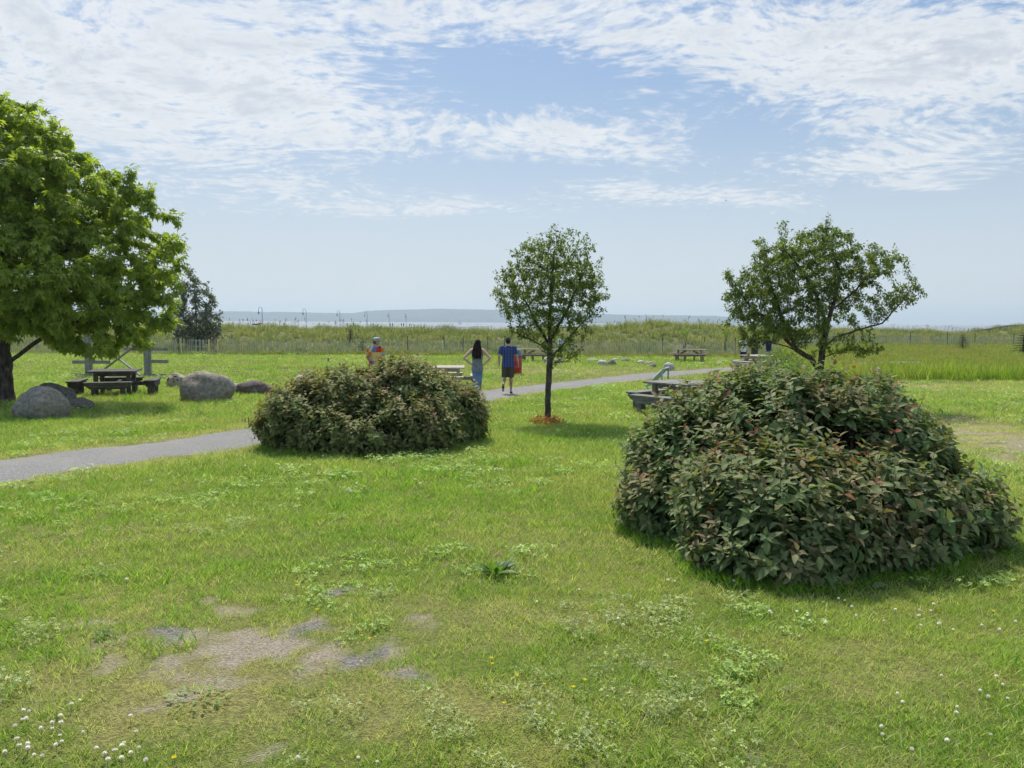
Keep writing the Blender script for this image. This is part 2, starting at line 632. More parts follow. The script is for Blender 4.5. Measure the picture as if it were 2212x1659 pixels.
gx = lines([(-9500, -200, 1550), (-200, -90, 10), (-90, -24, 1.2), (-24, -6, .35), (-6, 5, .075), (5, 24, .35), (24, 90, 1.2), (90, 200, 10), (200, 9500, 1550)])
gy = lines([(-400, -40, 60), (-40, -2, 2.0), (-2, 2.4, .35), (2.4, 8.5, .06), (8.5, 20, .22), (20, 60, .5), (60, 130, 1.0), (130, 200, 8), (200, 9500, 1550)])
GXX, GYY = np.meshgrid(gx, gy)
GZZ = terrain(GXX, np.clip(GYY, -60, 400))
b_, g_, d_, pd_ = ground_masks(GXX.ravel(), GYY.ravel())
far_ = (GYY.ravel() > 60) | (np.abs(GXX.ravel()) > 60) | (GYY.ravel() < -5)
b_[far_] = 0
mead_ = meadow_mask(GXX.ravel(), GYY.ravel())
ds_ = dune_start(GXX.ravel())
dune_ = sstep(GYY.ravel(), ds_ - .8, ds_ + .5)
beach_ = sstep(GYY.ravel(), ds_ + 21, ds_ + 24)
nx, ny = len(gx), len(gy)
ii = np.arange(nx * ny).reshape(ny, nx)
quads = np.stack([ii[:-1, :-1].ravel(), ii[:-1, 1:].ravel(), ii[1:, 1:].ravel(), ii[1:, :-1].ravel()], 1)
me = np_mesh('ground', np.stack([GXX.ravel(), GYY.ravel(), GZZ.ravel()], 1), quads,
             {'bare': ('FLOAT', b_), 'gravel': ('FLOAT', g_), 'dry': ('FLOAT', d_), 'meadow': ('FLOAT', mead_), 'dune': ('FLOAT', dune_), 'beach': ('FLOAT', beach_)}, smooth=True)


def attr(t, n):
    return t.n('ShaderNodeAttribute', attribute_name=n).outputs['Fac']


m, t, out = new_mat('turf'); MAT['turf'] = m
p = pos(t)
c = lawn_base(t, p)
c = t.mix(t.m('MULTIPLY', attr(t, 'dry'), .75), c, (.36, .31, .13))
fine = t.noise(p, 45.0, 4.0, .7)
c = t.mix(t.ss(fine, .36, .62, 0, .72), c, (.085, .078, .038))
c = t.mix(t.ss(t.noise(p, 14.0, 3.0, .6), .5, .75, 0, .35), c, (.30, .29, .10))
soil = t.mix(t.ss(t.noise(p, 60.0, 3.0, .7), .3, .7), (.22, .185, .135), (.40, .35, .275))
vor = t.n('ShaderNodeTexVoronoi', i_Vector=p, i_Scale=95.0)
grv = t.mix(t.ss(vor.outputs['Color'], .2, .9), (.145, .14, .13), (.29, .275, .25))
soil = t.mix(t.ss(attr(t, 'gravel'), .25, .55), soil, grv)
c = t.mix(attr(t, 'bare'), c, soil)
c = t.mix(attr(t, 'meadow'), c, (.10, .15, .035))
c = t.mix(attr(t, 'dune'), c, t.mix(t.ss(t.noise(p, .6, 4.0), .35, .65), (.13, .16, .055), (.20, .19, .08)))
c = t.mix(attr(t, 'beach'), c, (.40, .36, .28))
hgt = t.m('ADD', t.m('MULTIPLY', fine, .6), t.m('MULTIPLY', vor.outputs['Distance'], 4.0))
pbr(t, out, c, .95, .1, bump=hgt, bstr=.5, bdist=.02)
ground = tag(add('ground', me, MAT['turf']), 'green lawn and dune ground with worn bare patches', 'ground', kind='structure')

# path sheet
rows = []
NA = 15
tx, ty = np.gradient(PX), np.gradient(PY)
ln = np.hypot(tx, ty); nxn, nyn = -ty / ln, tx / ln
for k in range(NA):
    s = k / (NA - 1) * 2 - 1
    wob = 1 + (vnoise(PX * 1.0 + k // (NA - 1) * 77, PY, .8, 91 + (s > 0), 3) - .5) * .62
    rows.append(np.stack([PX + nxn * PWD * s * wob, PY + nyn * PWD * s * wob], 1))
PR = np.stack(rows, 1)
pz = terrain(PR[..., 0], PR[..., 1]) + .018 - .026 * (np.abs(np.linspace(-1, 1, NA)) ** 6)[None]
pv = np.concatenate([PR, pz[..., None]], 2).reshape(-1, 3)
jj = np.arange(len(PX) * NA).reshape(len(PX), NA)
pq = np.stack([jj[:-1, :-1].ravel(), jj[1:, :-1].ravel(), jj[1:, 1:].ravel(), jj[:-1, 1:].ravel()], 1)[:, ::-1]
m, t, out = new_mat('crushed_stone'); MAT['stone_dust'] = m
p = pos(t)
v1 = t.n('ShaderNodeTexVoronoi', i_Vector=p, i_Scale=70.0)
c = t.mix(t.ss(v1.outputs['Color'], .1, .9), (.165, .165, .165), (.29, .288, .28))
c = t.mix(t.ss(t.noise(p, .9, 4.0, .6), .45, .72, 0, .6), c, (.28, .265, .24))
c = t.mix(t.ss(t.noise(p, 6.0, 4.0, .7), .55, .8, 0, .5), c, (.13, .13, .13))
pbr(t, out, c, .95, .15, bump=v1.outputs['Distance'], bstr=.6, bdist=.015)
tag(add('path', np_mesh('path', pv, pq, smooth=True), MAT['stone_dust']), 'grey crushed stone path curving across the lawn', 'path', kind='structure')

# ================================================================== SEA, HILLS
SEA_Z = -3.25
m, t, out = new_mat('sea_water'); MAT['water'] = m
p = pos(t)
w1 = t.noise(t.vm('MULTIPLY', p, (.35, 1.0, 1)), .35, 5.0, .6)
w2 = t.noise(t.vm('MULTIPLY', p, (.01, .05, 1)), 1.0, 4.0, .6)
c = t.mix(t.ss(w2, .4, .65), (.12, .14, .15), (.20, .21, .21))
b = pbr(t, out, c, .24, .5, bump=w1, bstr=.9, bdist=.5)
wx = lines([(-9000, 9000, 1000)]); wy = lines([(78, 500, 60), (500, 9000, 700)])
WX, WY = np.meshgrid(wx, wy)
kk = np.arange(WX.size).reshape(WX.shape)
wq = np.stack([kk[:-1, :-1].ravel(), kk[:-1, 1:].ravel(), kk[1:, 1:].ravel(), kk[1:, :-1].ravel()], 1)
tag(add('sea', np_mesh('sea', np.stack([WX.ravel(), WY.ravel(), np.full(WX.size, SEA_Z)], 1), wq), MAT['water']), 'pale grey sea beyond the dunes', 'water', kind='structure')

HILL_Y = 5000.0
prof = [(300, 676), (485, 672), (560, 673), (620, 674), (700, 676), (760, 676), (790, 671), (860, 669), (950, 667), (1010, 667.5), (1075, 669), (1150, 672), (1230, 675), (1290, 678), (1380, 680), (1470, 680.5), (1545, 682), (1580, 686), (1610, 692), (1640, 699)]
hx = np.array([at(u, v, HILL_Y).x for u, v in prof]); hzv = np.array([at(u, v, HILL_Y).z for u, v in prof])
hx = np.concatenate([[-6500, -4200], hx]); hzv = np.concatenate([[40, 55], hzv])
HXS = np.linspace(-6500, hx[-1], 900)
ridge = np.interp(HXS, hx, hzv) + (vnoise(HXS, HXS * 0, 160, 5, 2) - .5) * 4 + (vnoise(HXS, HXS * 0, 18, 6, 2) - .5) * 3.2
prof_y = [(-320, 0.0), (-300, .14), (-230, .34), (-120, .68), (-30, .93), (0, 1.0), (60, .98), (400, .5), (700, 0.0)]
hv = []
for dy, k in prof_y:
    bumps = (vnoise(HXS, HXS * 0 + dy, 90, 8, 3) - .5) * 14 * (k > 0) * (k < .9)
    hv.append(np.stack([HXS, np.full_like(HXS, HILL_Y + dy), SEA_Z - .6 + (ridge - SEA_Z) * k + bumps * (ridge > 6)], 1))
hv = np.stack(hv, 0)
kk = np.arange(hv.shape[0] * hv.shape[1]).reshape(hv.shape[:2])
hq = np.stack([kk[:-1, :-1].ravel(), kk[:-1, 1:].ravel(), kk[1:, 1:].ravel(), kk[1:, :-1].ravel()], 1)
m, t, out = new_mat('wooded_hill'); MAT['hill'] = m
p = pos(t)
c = t.mix(t.ss(t.noise(p, .012, 5.0, .65), .35, .65), (.016, .034, .034), (.04, .062, .055))
pbr(t, out, c, .95, .05)
tag(add('hills', np_mesh('hills', hv.reshape(-1, 3), hq, smooth=True), MAT['hill']), 'low blue wooded hills across the water', 'hills', kind='structure')

# ================================================================== GRASS (stuff)
def clump_mesh(name, nb, rad, h0, h1, w, lean, seg=2, curl=.6, seed=0, flop=0.0):
    r = np.random.default_rng(seed)
    V, T, A = [], [], []
    for i in range(nb):
        a = r.uniform(0, 2 * math.pi); d = rad * math.sqrt(r.uniform())
        bx, by = d * math.cos(a), d * math.sin(a)
        h = r.uniform(h0, h1)
        la = r.uniform(0, 2 * math.pi); ll = lean * h * r.uniform(.2, 1.0)
        fa = r.uniform(0, math.pi)
        wx_, wy_ = math.cos(fa) * w / 2, math.sin(fa) * w / 2
        n0 = len(V); rv = r.uniform()
        for s in range(seg + 1):
            f = s / seg
            ox = math.cos(la) * ll * f ** (1 + curl); oy = math.sin(la) * ll * f ** (1 + curl)
            z = h * f * (1 - flop * f * (ll / max(h, 1e-4)) * .5)
            wd = (1 - f ** 1.7) + (.0 if s == seg else 0)
            if s == seg:
                V.append((bx + ox, by + oy, z)); A.append(rv)
            else:
                V.append((bx + ox - wx_ * wd, by + oy - wy_ * wd, z - .004)); V.append((bx + ox + wx_ * wd, by + oy + wy_ * wd, z - .004)); A += [rv, rv]
        for s in range(seg):
            b0 = n0 + 2 * s
            if s == seg - 1:
                T.append((b0, b0 + 1, b0 + 2))
            else:
                T += [(b0, b0 + 1, b0 + 3), (b0, b0 + 3, b0 + 2)]
    return np_mesh(name, V, T, {'v': ('FLOAT', A)})


def trefoil_mesh(name, n, rad, h, lr, seed):
    r = np.random.default_rng(seed)
    V, T, A = [], [], []
    for i in range(n):
        a = r.uniform(0, 2 * math.pi); d = rad * math.sqrt(r.uniform())
        c = np.array([d * math.cos(a), d * math.sin(a), r.uniform(.3, 1) * h])
        nrm = np.array([r.normal() * .35, r.normal() * .35, 1.0]); nrm /= np.linalg.norm(nrm)
        x = np.cross(nrm, [0, 1, .1]); x /= np.linalg.norm(x); y = np.cross(nrm, x)
        rv = r.uniform(); a0 = r.uniform(0, 6.28); L = lr * r.uniform(.7, 1.2)
        for k in range(3):
            q = a0 + k * 2.094
            dx = math.cos(q) * x + math.sin(q) * y; sx = -math.sin(q) * x + math.cos(q) * y
            n0 = len(V)
            V += [tuple(c), tuple(c + dx * L * .6 + sx * L * .42 + nrm * .002), tuple(c + dx * L), tuple(c + dx * L * .6 - sx * L * .42 + nrm * .002)]
            T += [(n0, n0 + 1, n0 + 2), (n0, n0 + 2, n0 + 3)]; A += [rv] * 4
    return np_mesh(name, V, T, {'v': ('FLOAT', A)})


def grass_mat(name, kind):
    m, t, out = new_mat(name)
    p = pos(t)
    v = attr(t, 'v')
    rnd = t.n('ShaderNodeObjectInfo').outputs['Random']
    if kind == 'lawn':
        c = lawn_base(t, p)
        c = t.mix(t.ss(v, .76, .82, 0, .7), c, (.30, .27, .12))
        c = t.mix(t.ss(rnd, .2, 1.0, 0, .40), c, (.10, .175, .02))
        c = t.mix(t.ss(rnd, .25, .0, 0, .4), c, (.27, .26, .09))
    elif kind == 'straw':
        c = t.mix(v, (.40, .35, .17), (.24, .26, .07))
    elif kind == 'lush':
        c = t.mix(v, (.105, .20, .018), (.17, .25, .03))
    elif kind == 'clover':
        c = t.mix(v, (.12, .19, .035), (.20, .26, .065))
    elif kind == 'weed':
        c = t.mix(v, (.15, .19, .065), (.23, .25, .10))
    elif kind == 'dune':
        n = t.noise(p, .16, 4.0, .6)
        c = t.mix(t.ss(n, .36, .62), (.12, .165, .05), (.24, .245, .095))
        c = t.mix(t.m('MULTIPLY', rnd, .55), c, (.20, .225, .095))
        c = t.mix(t.ss(t.noise(p, .45, 3.0), .52, .7, 0, .8), c, (.125, .19, .085))
        c = t.mix(t.ss(v, .6, 1.0, 0, .5), c, (.36, .33, .15))
    elif kind == 'meadow':
        n = t.noise(p, .22, 4.0, .6)
        sp = t.n('ShaderNodeSeparateXYZ', i_0=p)
        farm = t.ss(t.m('ADD', sp.outputs[1], t.m('MULTIPLY', n, 22.0)), 43, 54)
        c = t.mix(t.ss(n, .35, .65), (.12, .215, .022), (.21, .29, .045))
        c2 = t.mix(t.ss(t.noise(t.vm('MULTIPLY', p, (.4, 1, 1)), .22, 4.0, .65), .38, .6), (.20, .20, .075), (.17, .235, .045))
        c = t.mix(farm, c, c2)
        c = t.mix(t.ss(rnd, .45, 1.0, 0, .6), c, (.075, .125, .022))
        c = t.mix(t.ss(v, .75, 1.0, 0, .5), c, (.30, .30, .10))
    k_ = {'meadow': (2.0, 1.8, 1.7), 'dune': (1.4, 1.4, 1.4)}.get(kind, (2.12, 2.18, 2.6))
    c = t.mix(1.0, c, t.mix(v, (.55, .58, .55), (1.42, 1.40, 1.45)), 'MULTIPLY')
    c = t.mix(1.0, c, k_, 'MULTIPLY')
    d = t.n('ShaderNodeBsdfPrincipled', i_Roughness=.6)
    t.put(d.inputs['Specular IOR Level'], .25)
    t.put(d.inputs['Base Color'], c)
    tr = t.n('ShaderNodeBsdfTranslucent')
    t.put(tr.inputs[0], t.mix(1.0, c, (1.15, 1.2, .6), 'MULTIPLY'))
    mx = t.n('ShaderNodeMixShader', i_0=.38, i_1=d.outputs[0], i_2=tr.outputs[0])
    t.put(out.inputs[0], mx.outputs[0])
    return m


for k in ('lawn', 'straw', 'lush', 'clover', 'weed', 'dune', 'meadow'):
    MAT['g_' + k] = grass_mat('grass_' + k, k)


def variants(prefix, meshes):
    c = bpy.data.collections.new(prefix)
    for i, (me, mt) in enumerate(meshes):
        me.materials.append(mt)
        o = bpy.data.objects.new('%s_%02d' % (prefix, i), me)
        c.objects.link(o)
    return c


def scatter(name, pts, rot, scl, idx, coll, label, cat):
    me = np_mesh(name, pts, np.zeros((0, 3), np.int32), {'rz': ('FLOAT', rot), 'sc': ('FLOAT', scl), 'ix': ('INT', idx)})
    o = add(name, me)
    ng = bpy.data.node_groups.new(name, 'GeometryNodeTree')
    ng.interface.new_socket('Geometry', in_out='INPUT', socket_type='NodeSocketGeometry')
    ng.interface.new_socket('Geometry', in_out='OUTPUT', socket_type='NodeSocketGeometry')
    N = ng.nodes
    gi, go = N.new('NodeGroupInput'), N.new('NodeGroupOutput')
    ci = N.new('GeometryNodeCollectionInfo'); ci.inputs[0].default_value = coll
    ci.inputs[1].default_value = True; ci.inputs[2].default_value = True
    ip = N.new('GeometryNodeInstanceOnPoints')
    def na(nm, ty):
        a = N.new('GeometryNodeInputNamedAttribute'); a.data_type = ty; a.inputs[0].default_value = nm
        return a.outputs[0]
    cx = N.new('ShaderNodeCombineXYZ')
    L = ng.links.new
    L(na('rz', 'FLOAT'), cx.inputs[2])
    L(gi.outputs[0], ip.inputs['Points']); L(ci.outputs[0], ip.inputs['Instance'])
    ip.inputs['Pick Instance'].default_value = True
    L(na('ix', 'INT'), ip.inputs['Instance Index']); L(cx.outputs[0], ip.inputs['Rotation']); L(na('sc', 'FLOAT'), ip.inputs['Scale'])
    L(ip.outputs[0], go.inputs[0])
    md = o.modifiers.new('scatter', 'NODES'); md.node_group = ng
    return tag(o, label, cat, kind='stuff')


HALF = .665 * 1.12        # half view width per metre of depth, plus a margin


def wedge(y0, y1, dens):
    """random ground points in the part of the lawn in front of the camera"""
    A = HALF * (y1 * y1 - y0 * y0) + 2 * .8 * (y1 - y0)
    n = int(A * dens)
    yy = np.sqrt(RNG.uniform(y0 * y0, y1 * y1, n))
    xx = RNG.uniform(-1, 1, n) * (HALF * yy + .8)
    return xx, yy


BUSHES_FOOT = []          # filled here so that no turf grows inside the shrubs: (x, y, rx, ry)
def in_bush(x, y):
    r = np.zeros(len(x), bool)
    for (cx, cy, rx, ry) in BUSHES_FOOT:
        r |= ((x - cx) / rx) ** 2 + ((y - cy) / ry) ** 2 < 1
    return r


# shrub outlines (ellipsoids: centre x, y, z above ground, radii)
BUSH_A = [(2.35, 6.95, .62, .92, .95, .78), (2.98, 6.95, .58, .86, .92, .76), (1.80, 6.98, .44, .74, .82, .66), (2.05, 5.90, .30, .80, .80, .56), (2.78, 6.05, .28, .75, .66, .52),
          (3.50, 6.42, .20, .64, .64, .44), (1.55, 6.6, .25, .58, .65, .46), (2.45, 7.6, .5, 1.0, .7, .66), (3.42, 6.95, .46, .56, .70, .60), (1.95, 5.50, .14, .66, .52, .38), (2.75, 5.75, .14, .62, .5, .36)]
BUSH_B = [(-2.2, 12.35, .50, .85, .9, .68), (-1.72, 12.5, .58, .92, .95, .82), (-2.7, 12.3, .52, 1.0, .95, .72), (-3.15, 12.0, .42, .80, .78, .66), (-1.2, 12.9, .48, .72, .8, .60), (-2.4, 11.7, .35, 1.0, .75, .50), (-1.6, 11.9, .35, .8, .7, .60), (-.85, 13.0, .45, .42, .5, .52)]
for L_ in (BUSH_A, BUSH_B):
    for (x_, y_, z_, a_, b2_, c_) in L_:
        BUSHES_FOOT.append((x_, y_, a_ * .72, b2_ * .72))

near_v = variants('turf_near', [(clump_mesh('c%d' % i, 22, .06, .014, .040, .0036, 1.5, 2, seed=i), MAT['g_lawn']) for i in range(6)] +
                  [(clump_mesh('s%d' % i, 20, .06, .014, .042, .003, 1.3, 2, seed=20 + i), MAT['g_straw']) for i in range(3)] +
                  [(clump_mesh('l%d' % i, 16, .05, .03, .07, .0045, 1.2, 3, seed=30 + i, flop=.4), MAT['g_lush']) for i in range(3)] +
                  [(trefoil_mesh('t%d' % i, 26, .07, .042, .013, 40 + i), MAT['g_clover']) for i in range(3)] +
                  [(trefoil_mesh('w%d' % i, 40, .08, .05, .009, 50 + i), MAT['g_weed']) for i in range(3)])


def turf(y0, y1, dens, size, jitter, idx_table):
    x, y = wedge(y0, y1, dens)
    bare, grav, dry, pd = ground_masks(x, y)
    mead = meadow_mask(x, y)
    keep = (RNG.uniform(size=len(x)) > bare * .93) & (pd > RNG.uniform(size=len(x)) ** 2 * .22 - .14) & ~in_bush(x, y) & (mead < .5) & (RNG.uniform(size=len(x)) > dry * .42)
    x, y, dry = x[keep], y[keep], dry[keep]
    u = RNG.uniform(size=len(x))
    clov = vnoise(x, y, 1.1, 101, 2); weed = vnoise(x, y, .8, 103, 3); lush = vnoise(x, y, 1.3, 105, 2)
    ix = RNG.integers(0, 6, len(x))
    ix = np.where(u < dry * 1.05, RNG.integers(6, 9, len(x)), ix)
    u2 = RNG.uniform(size=len(x))
    ix = np.where((lush > .62) & (u2 < .22) & (dry < .5), RNG.integers(9, 12, len(x)), ix)
    ix = np.where((clov > .60) & (u2 > .93), RNG.integers(12, 15, len(x)), ix)
    ix = np.where((weed > .60) & (u2 > .91) & (y < 7), RNG.integers(15, 18, len(x)), ix)
    sc = size * RNG.uniform(1 - jitter, 1 + jitter, len(x)) ** 1.4 * (1 - .25 * dry) * (.6 + .7 * vnoise(x, y, .3, 109, 2))
    z = terrain(x, y)
    return np.stack([x, y, z], 1), RNG.uniform(0, 6.28, len(x)), sc, ix


parts = [turf(2.2, 5.0, 430, 1.0, .4, None), turf(5.0, 9.0, 260, 1.25, .4, None), turf(9.0, 16.0, 150, 1.8, .4, None), turf(16, 30, 45, 2.5, .4, None), turf(30, 58, 11, 3.2, .4, None)]
# longer fringe round the shrubs
fx, fy = [], []
for L_ in (BUSH_A, BUSH_B):
    for (x_, y_, z_, a_, b2_, c_) in L_:
        n_ = 420 if L_ is BUSH_A else 260
        th = RNG.uniform(0, 6.28, n_); k_ = RNG.uniform(.72, 1.0, n_)
        fx.append(x_ + np.cos(th) * a_ * k_); fy.append(y_ + np.sin(th) * b2_ * k_)
fx, fy = np.concatenate(fx), np.concatenate(fy)
kp = ~in_bush(fx, fy)
fx, fy = fx[kp], fy[kp]
parts.append((np.stack([fx, fy, terrain(fx, fy)], 1), RNG.uniform(0, 6.28, len(fx)), RNG.uniform(1.0, 2.1, len(fx)), RNG.integers(9, 12, len(fx))))
scatter('lawn_grass', np.concatenate([q[0] for q in parts]), np.concatenate([q[1] for q in parts]), np.concatenate([q[2] for q in parts]), np.concatenate([q[3] for q in parts]),
        near_v, 'short mown lawn grass mixed with clover and weeds', 'grass')

# tall dune grass and meadow
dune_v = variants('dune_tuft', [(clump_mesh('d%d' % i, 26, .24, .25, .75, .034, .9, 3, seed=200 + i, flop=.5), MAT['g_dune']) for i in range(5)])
x = RNG.uniform(-75, 100, 30000); y = RNG.uniform(56, 112, 30000)
ds = dune_start(x)
kp = (y > ds - .2) & (y < ds + 21) & (np.abs(x) < HALF * y + 4) & (RNG.uniform(size=len(x)) < 1.0)
x, y = x[kp], y[kp]
sc = RNG.uniform(.55, 1.25, len(x)) * (.40 + 1.15 * vnoise(x, y, 2.2, 121, 3))
scatter('dune_grass', np.stack([x, y, terrain(x, y) - .02], 1), RNG.uniform(0, 6.28, len(x)), sc, RNG.integers(0, 5, len(x)), dune_v, 'tall olive green beach grass covering the dunes', 'grass')
# scattered seed stalks on the crest
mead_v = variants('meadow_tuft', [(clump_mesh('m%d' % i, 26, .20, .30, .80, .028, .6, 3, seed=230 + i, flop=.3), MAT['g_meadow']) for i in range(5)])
x = RNG.uniform(8, 75, 26000); y = RNG.uniform(31, 89, 26000)
kp = (meadow_mask(x, y) > .4) & (y < dune_start(x) + .5) & (np.abs(x) < HALF * y + 3)
x, y = x[kp], y[kp]
sc = RNG.uniform(.7, 1.2, len(x)) * np.where(y < 34.6, 1.12, np.where(y < 40, .78, .5)) * (.25 + 1.2 * vnoise(x, y, 1.5, 131, 3))
scatter('meadow_grass', np.stack([x, y, terrain(x, y) - .02], 1), RNG.uniform(0, 6.28, len(x)), sc, RNG.integers(0, 5, len(x)), mead_v, 'tall bright green meadow grass beside the mown lawn', 'grass')
# rank grass along the foot of the long fence
x = RNG.uniform(-46, 18, 2600); y = 56.6 + RNG.normal(0, .45, 2600)
scatter('fence_grass', np.stack([x, y, terrain(x, y) - .02], 1), RNG.uniform(0, 6.28, len(x)), RNG.uniform(.3, .6, len(x)), RNG.integers(0, 5, len(x)), mead_v, 'rank dark green grass along the foot of the slat fence', 'grass')

# ================================================================== SHRUBS AND TREES
def unit(a):
    return a / np.maximum(np.linalg.norm(a, axis=-1, keepdims=True), 1e-9)


def leaf_template(w=.42, droop=.22, fold=.10, simple=False):
    """one leaf of unit length along +y, folded along the midrib and drooping at the tip"""
    if simple:
        V = np.array([(0, 0, 0), (-w / 2, .45, fold), (0, .5, 0), (w / 2, .45, fold), (0, 1, 0)], float)
        T = np.array([(0, 2, 1), (0, 3, 2), (1, 2, 4), (2, 3, 4)])
    else:
        V = np.array([(0, 0, 0), (0, .33, 0), (0, .68, 0), (0, 1, 0), (-w / 2, .33, fold), (-w * .36, .66, fold * .8), (w / 2, .33, fold), (w * .36, .66, fold * .8)], float)
        T = np.array([(0, 1, 4), (0, 6, 1), (4, 1, 2), (4, 2, 5), (1, 6, 7), (1, 7, 2), (5, 2, 3), (2, 7, 3)])
    V[:, 2] -= droop * V[:, 1] ** 2
    return V, T


def frames(ydir, up):
    y = unit(ydir)
    z = up - (up * y).sum(1, keepdims=True) * y
    z = unit(z)
    x = np.cross(y, z)
    return np.stack([x, y, z], 2)       # columns


def place(V, T, Rm, S, Ppos, colr):
    """copies of a template: n,3,3 rotations, n sizes, n,3 positions, n,3 colours"""
    n, k = len(Ppos), len(V)
    W = np.einsum('nij,kj->nki', Rm, V) * S[:, None, None] + Ppos[:, None, :]
    TT = (T[None] + (np.arange(n) * k)[:, None, None]).reshape(-1, T.shape[1])
    C = np.repeat(colr, k, 0)
    return W.reshape(-1, 3), TT, C


def leaf_parts(parent, V, T, Rm, S, Ppos, colr, mat, name='leaf', nvar=10):
    """single leaves as objects of their own; alike leaves share a mesh"""
    order = np.argsort(colr.sum(1))
    groups = np.array_split(order, nvar)
    for gidx in groups:
        if not len(gidx):
            continue
        cm = colr[gidx].mean(0)
        me = np_mesh('leaf', V, T, {'col': ('FLOAT_COLOR', np.repeat(cm[None], len(V), 0))}, smooth=True)
        me.materials.append(mat)
        for i in gidx:
            o = bpy.data.objects.new(name, me)
            COL.objects.link(o)
            o.parent = parent
            M = Matrix([list(Rm[i][0] * S[i]) + [Ppos[i][0]], list(Rm[i][1] * S[i]) + [Ppos[i][1]], list(Rm[i][2] * S[i]) + [Ppos[i][2]], [0, 0, 0, 1]])
            o.matrix_local = M


MAT['shrub_leaf'] = leaf_mat('shrub_leaf', .32, .6, .12, (1.2, 1.2, .5))
MAT['tree_leaf'] = leaf_mat('tree_leaf', .46, .5, .4)
MAT['maple_leaf'] = leaf_mat('maple_leaf', .5, .5, .35, (1.35, 1.4, .5))
MAT['dark_leaf'] = leaf_mat('dark_leaf', .15, .5, .4)
m, t, out = new_mat('bark'); MAT['bark'] = m
o_ = obc(t)
g = t.noise(t.vm('MULTIPLY', o_, (9, 9, 2.2)), 1.6, 5.0, .65)
c = t.mix(t.ss(g, .35, .68), (.045, .036, .03), (.135, .115, .095))
c = t.mix(t.ss(t.noise(o_, 6.0, 3.0), .58, .72, 0, .6), c, (.20, .21, .17))
pbr(t, out, c, .9, .2, bump=g, bstr=.8, bdist=.02)
MAT['twig'] = plain_mat('twig', (.085, .06, .045), .85, .2)


def tubes_mesh(name, chains, smooth=True):
    """chains: list of (points n,3, radii n, sides)"""
    VV, FF, off = [], [], 0
    for pts, rad, n in chains:
        pts = np.asarray(pts, float); rad = np.asarray(rad, float)
        tg = unit(np.gradient(pts, axis=0))
        ref = np.array([1.0, .13, .07]) if abs(tg[0][0]) < .8 else np.array([.07, 1.0, .1])
        x = unit(ref[None] - (tg @ ref)[:, None] * tg)
        y = np.cross(tg, x)
        a = np.linspace(0, 2 * np.pi, n, endpoint=False)
        ring = x[:, None, :] * np.cos(a)[None, :, None] + y[:, None, :] * np.sin(a)[None, :, None]
        W = pts[:, None, :] + ring * rad[:, None, None]
        VV.append(W.reshape(-1, 3))
        k = np.arange(len(pts) * n).reshape(len(pts), n) + off
        q = np.stack([k[:-1].ravel(), np.roll(k, -1, 1)[:-1].ravel(), np.roll(k, -1, 1)[1:].ravel(), k[1:].ravel()], 1)
        FF.append(q)
        off += len(pts) * n
    return np_mesh(name, np.concatenate(VV), np.concatenate(FF), smooth=smooth)


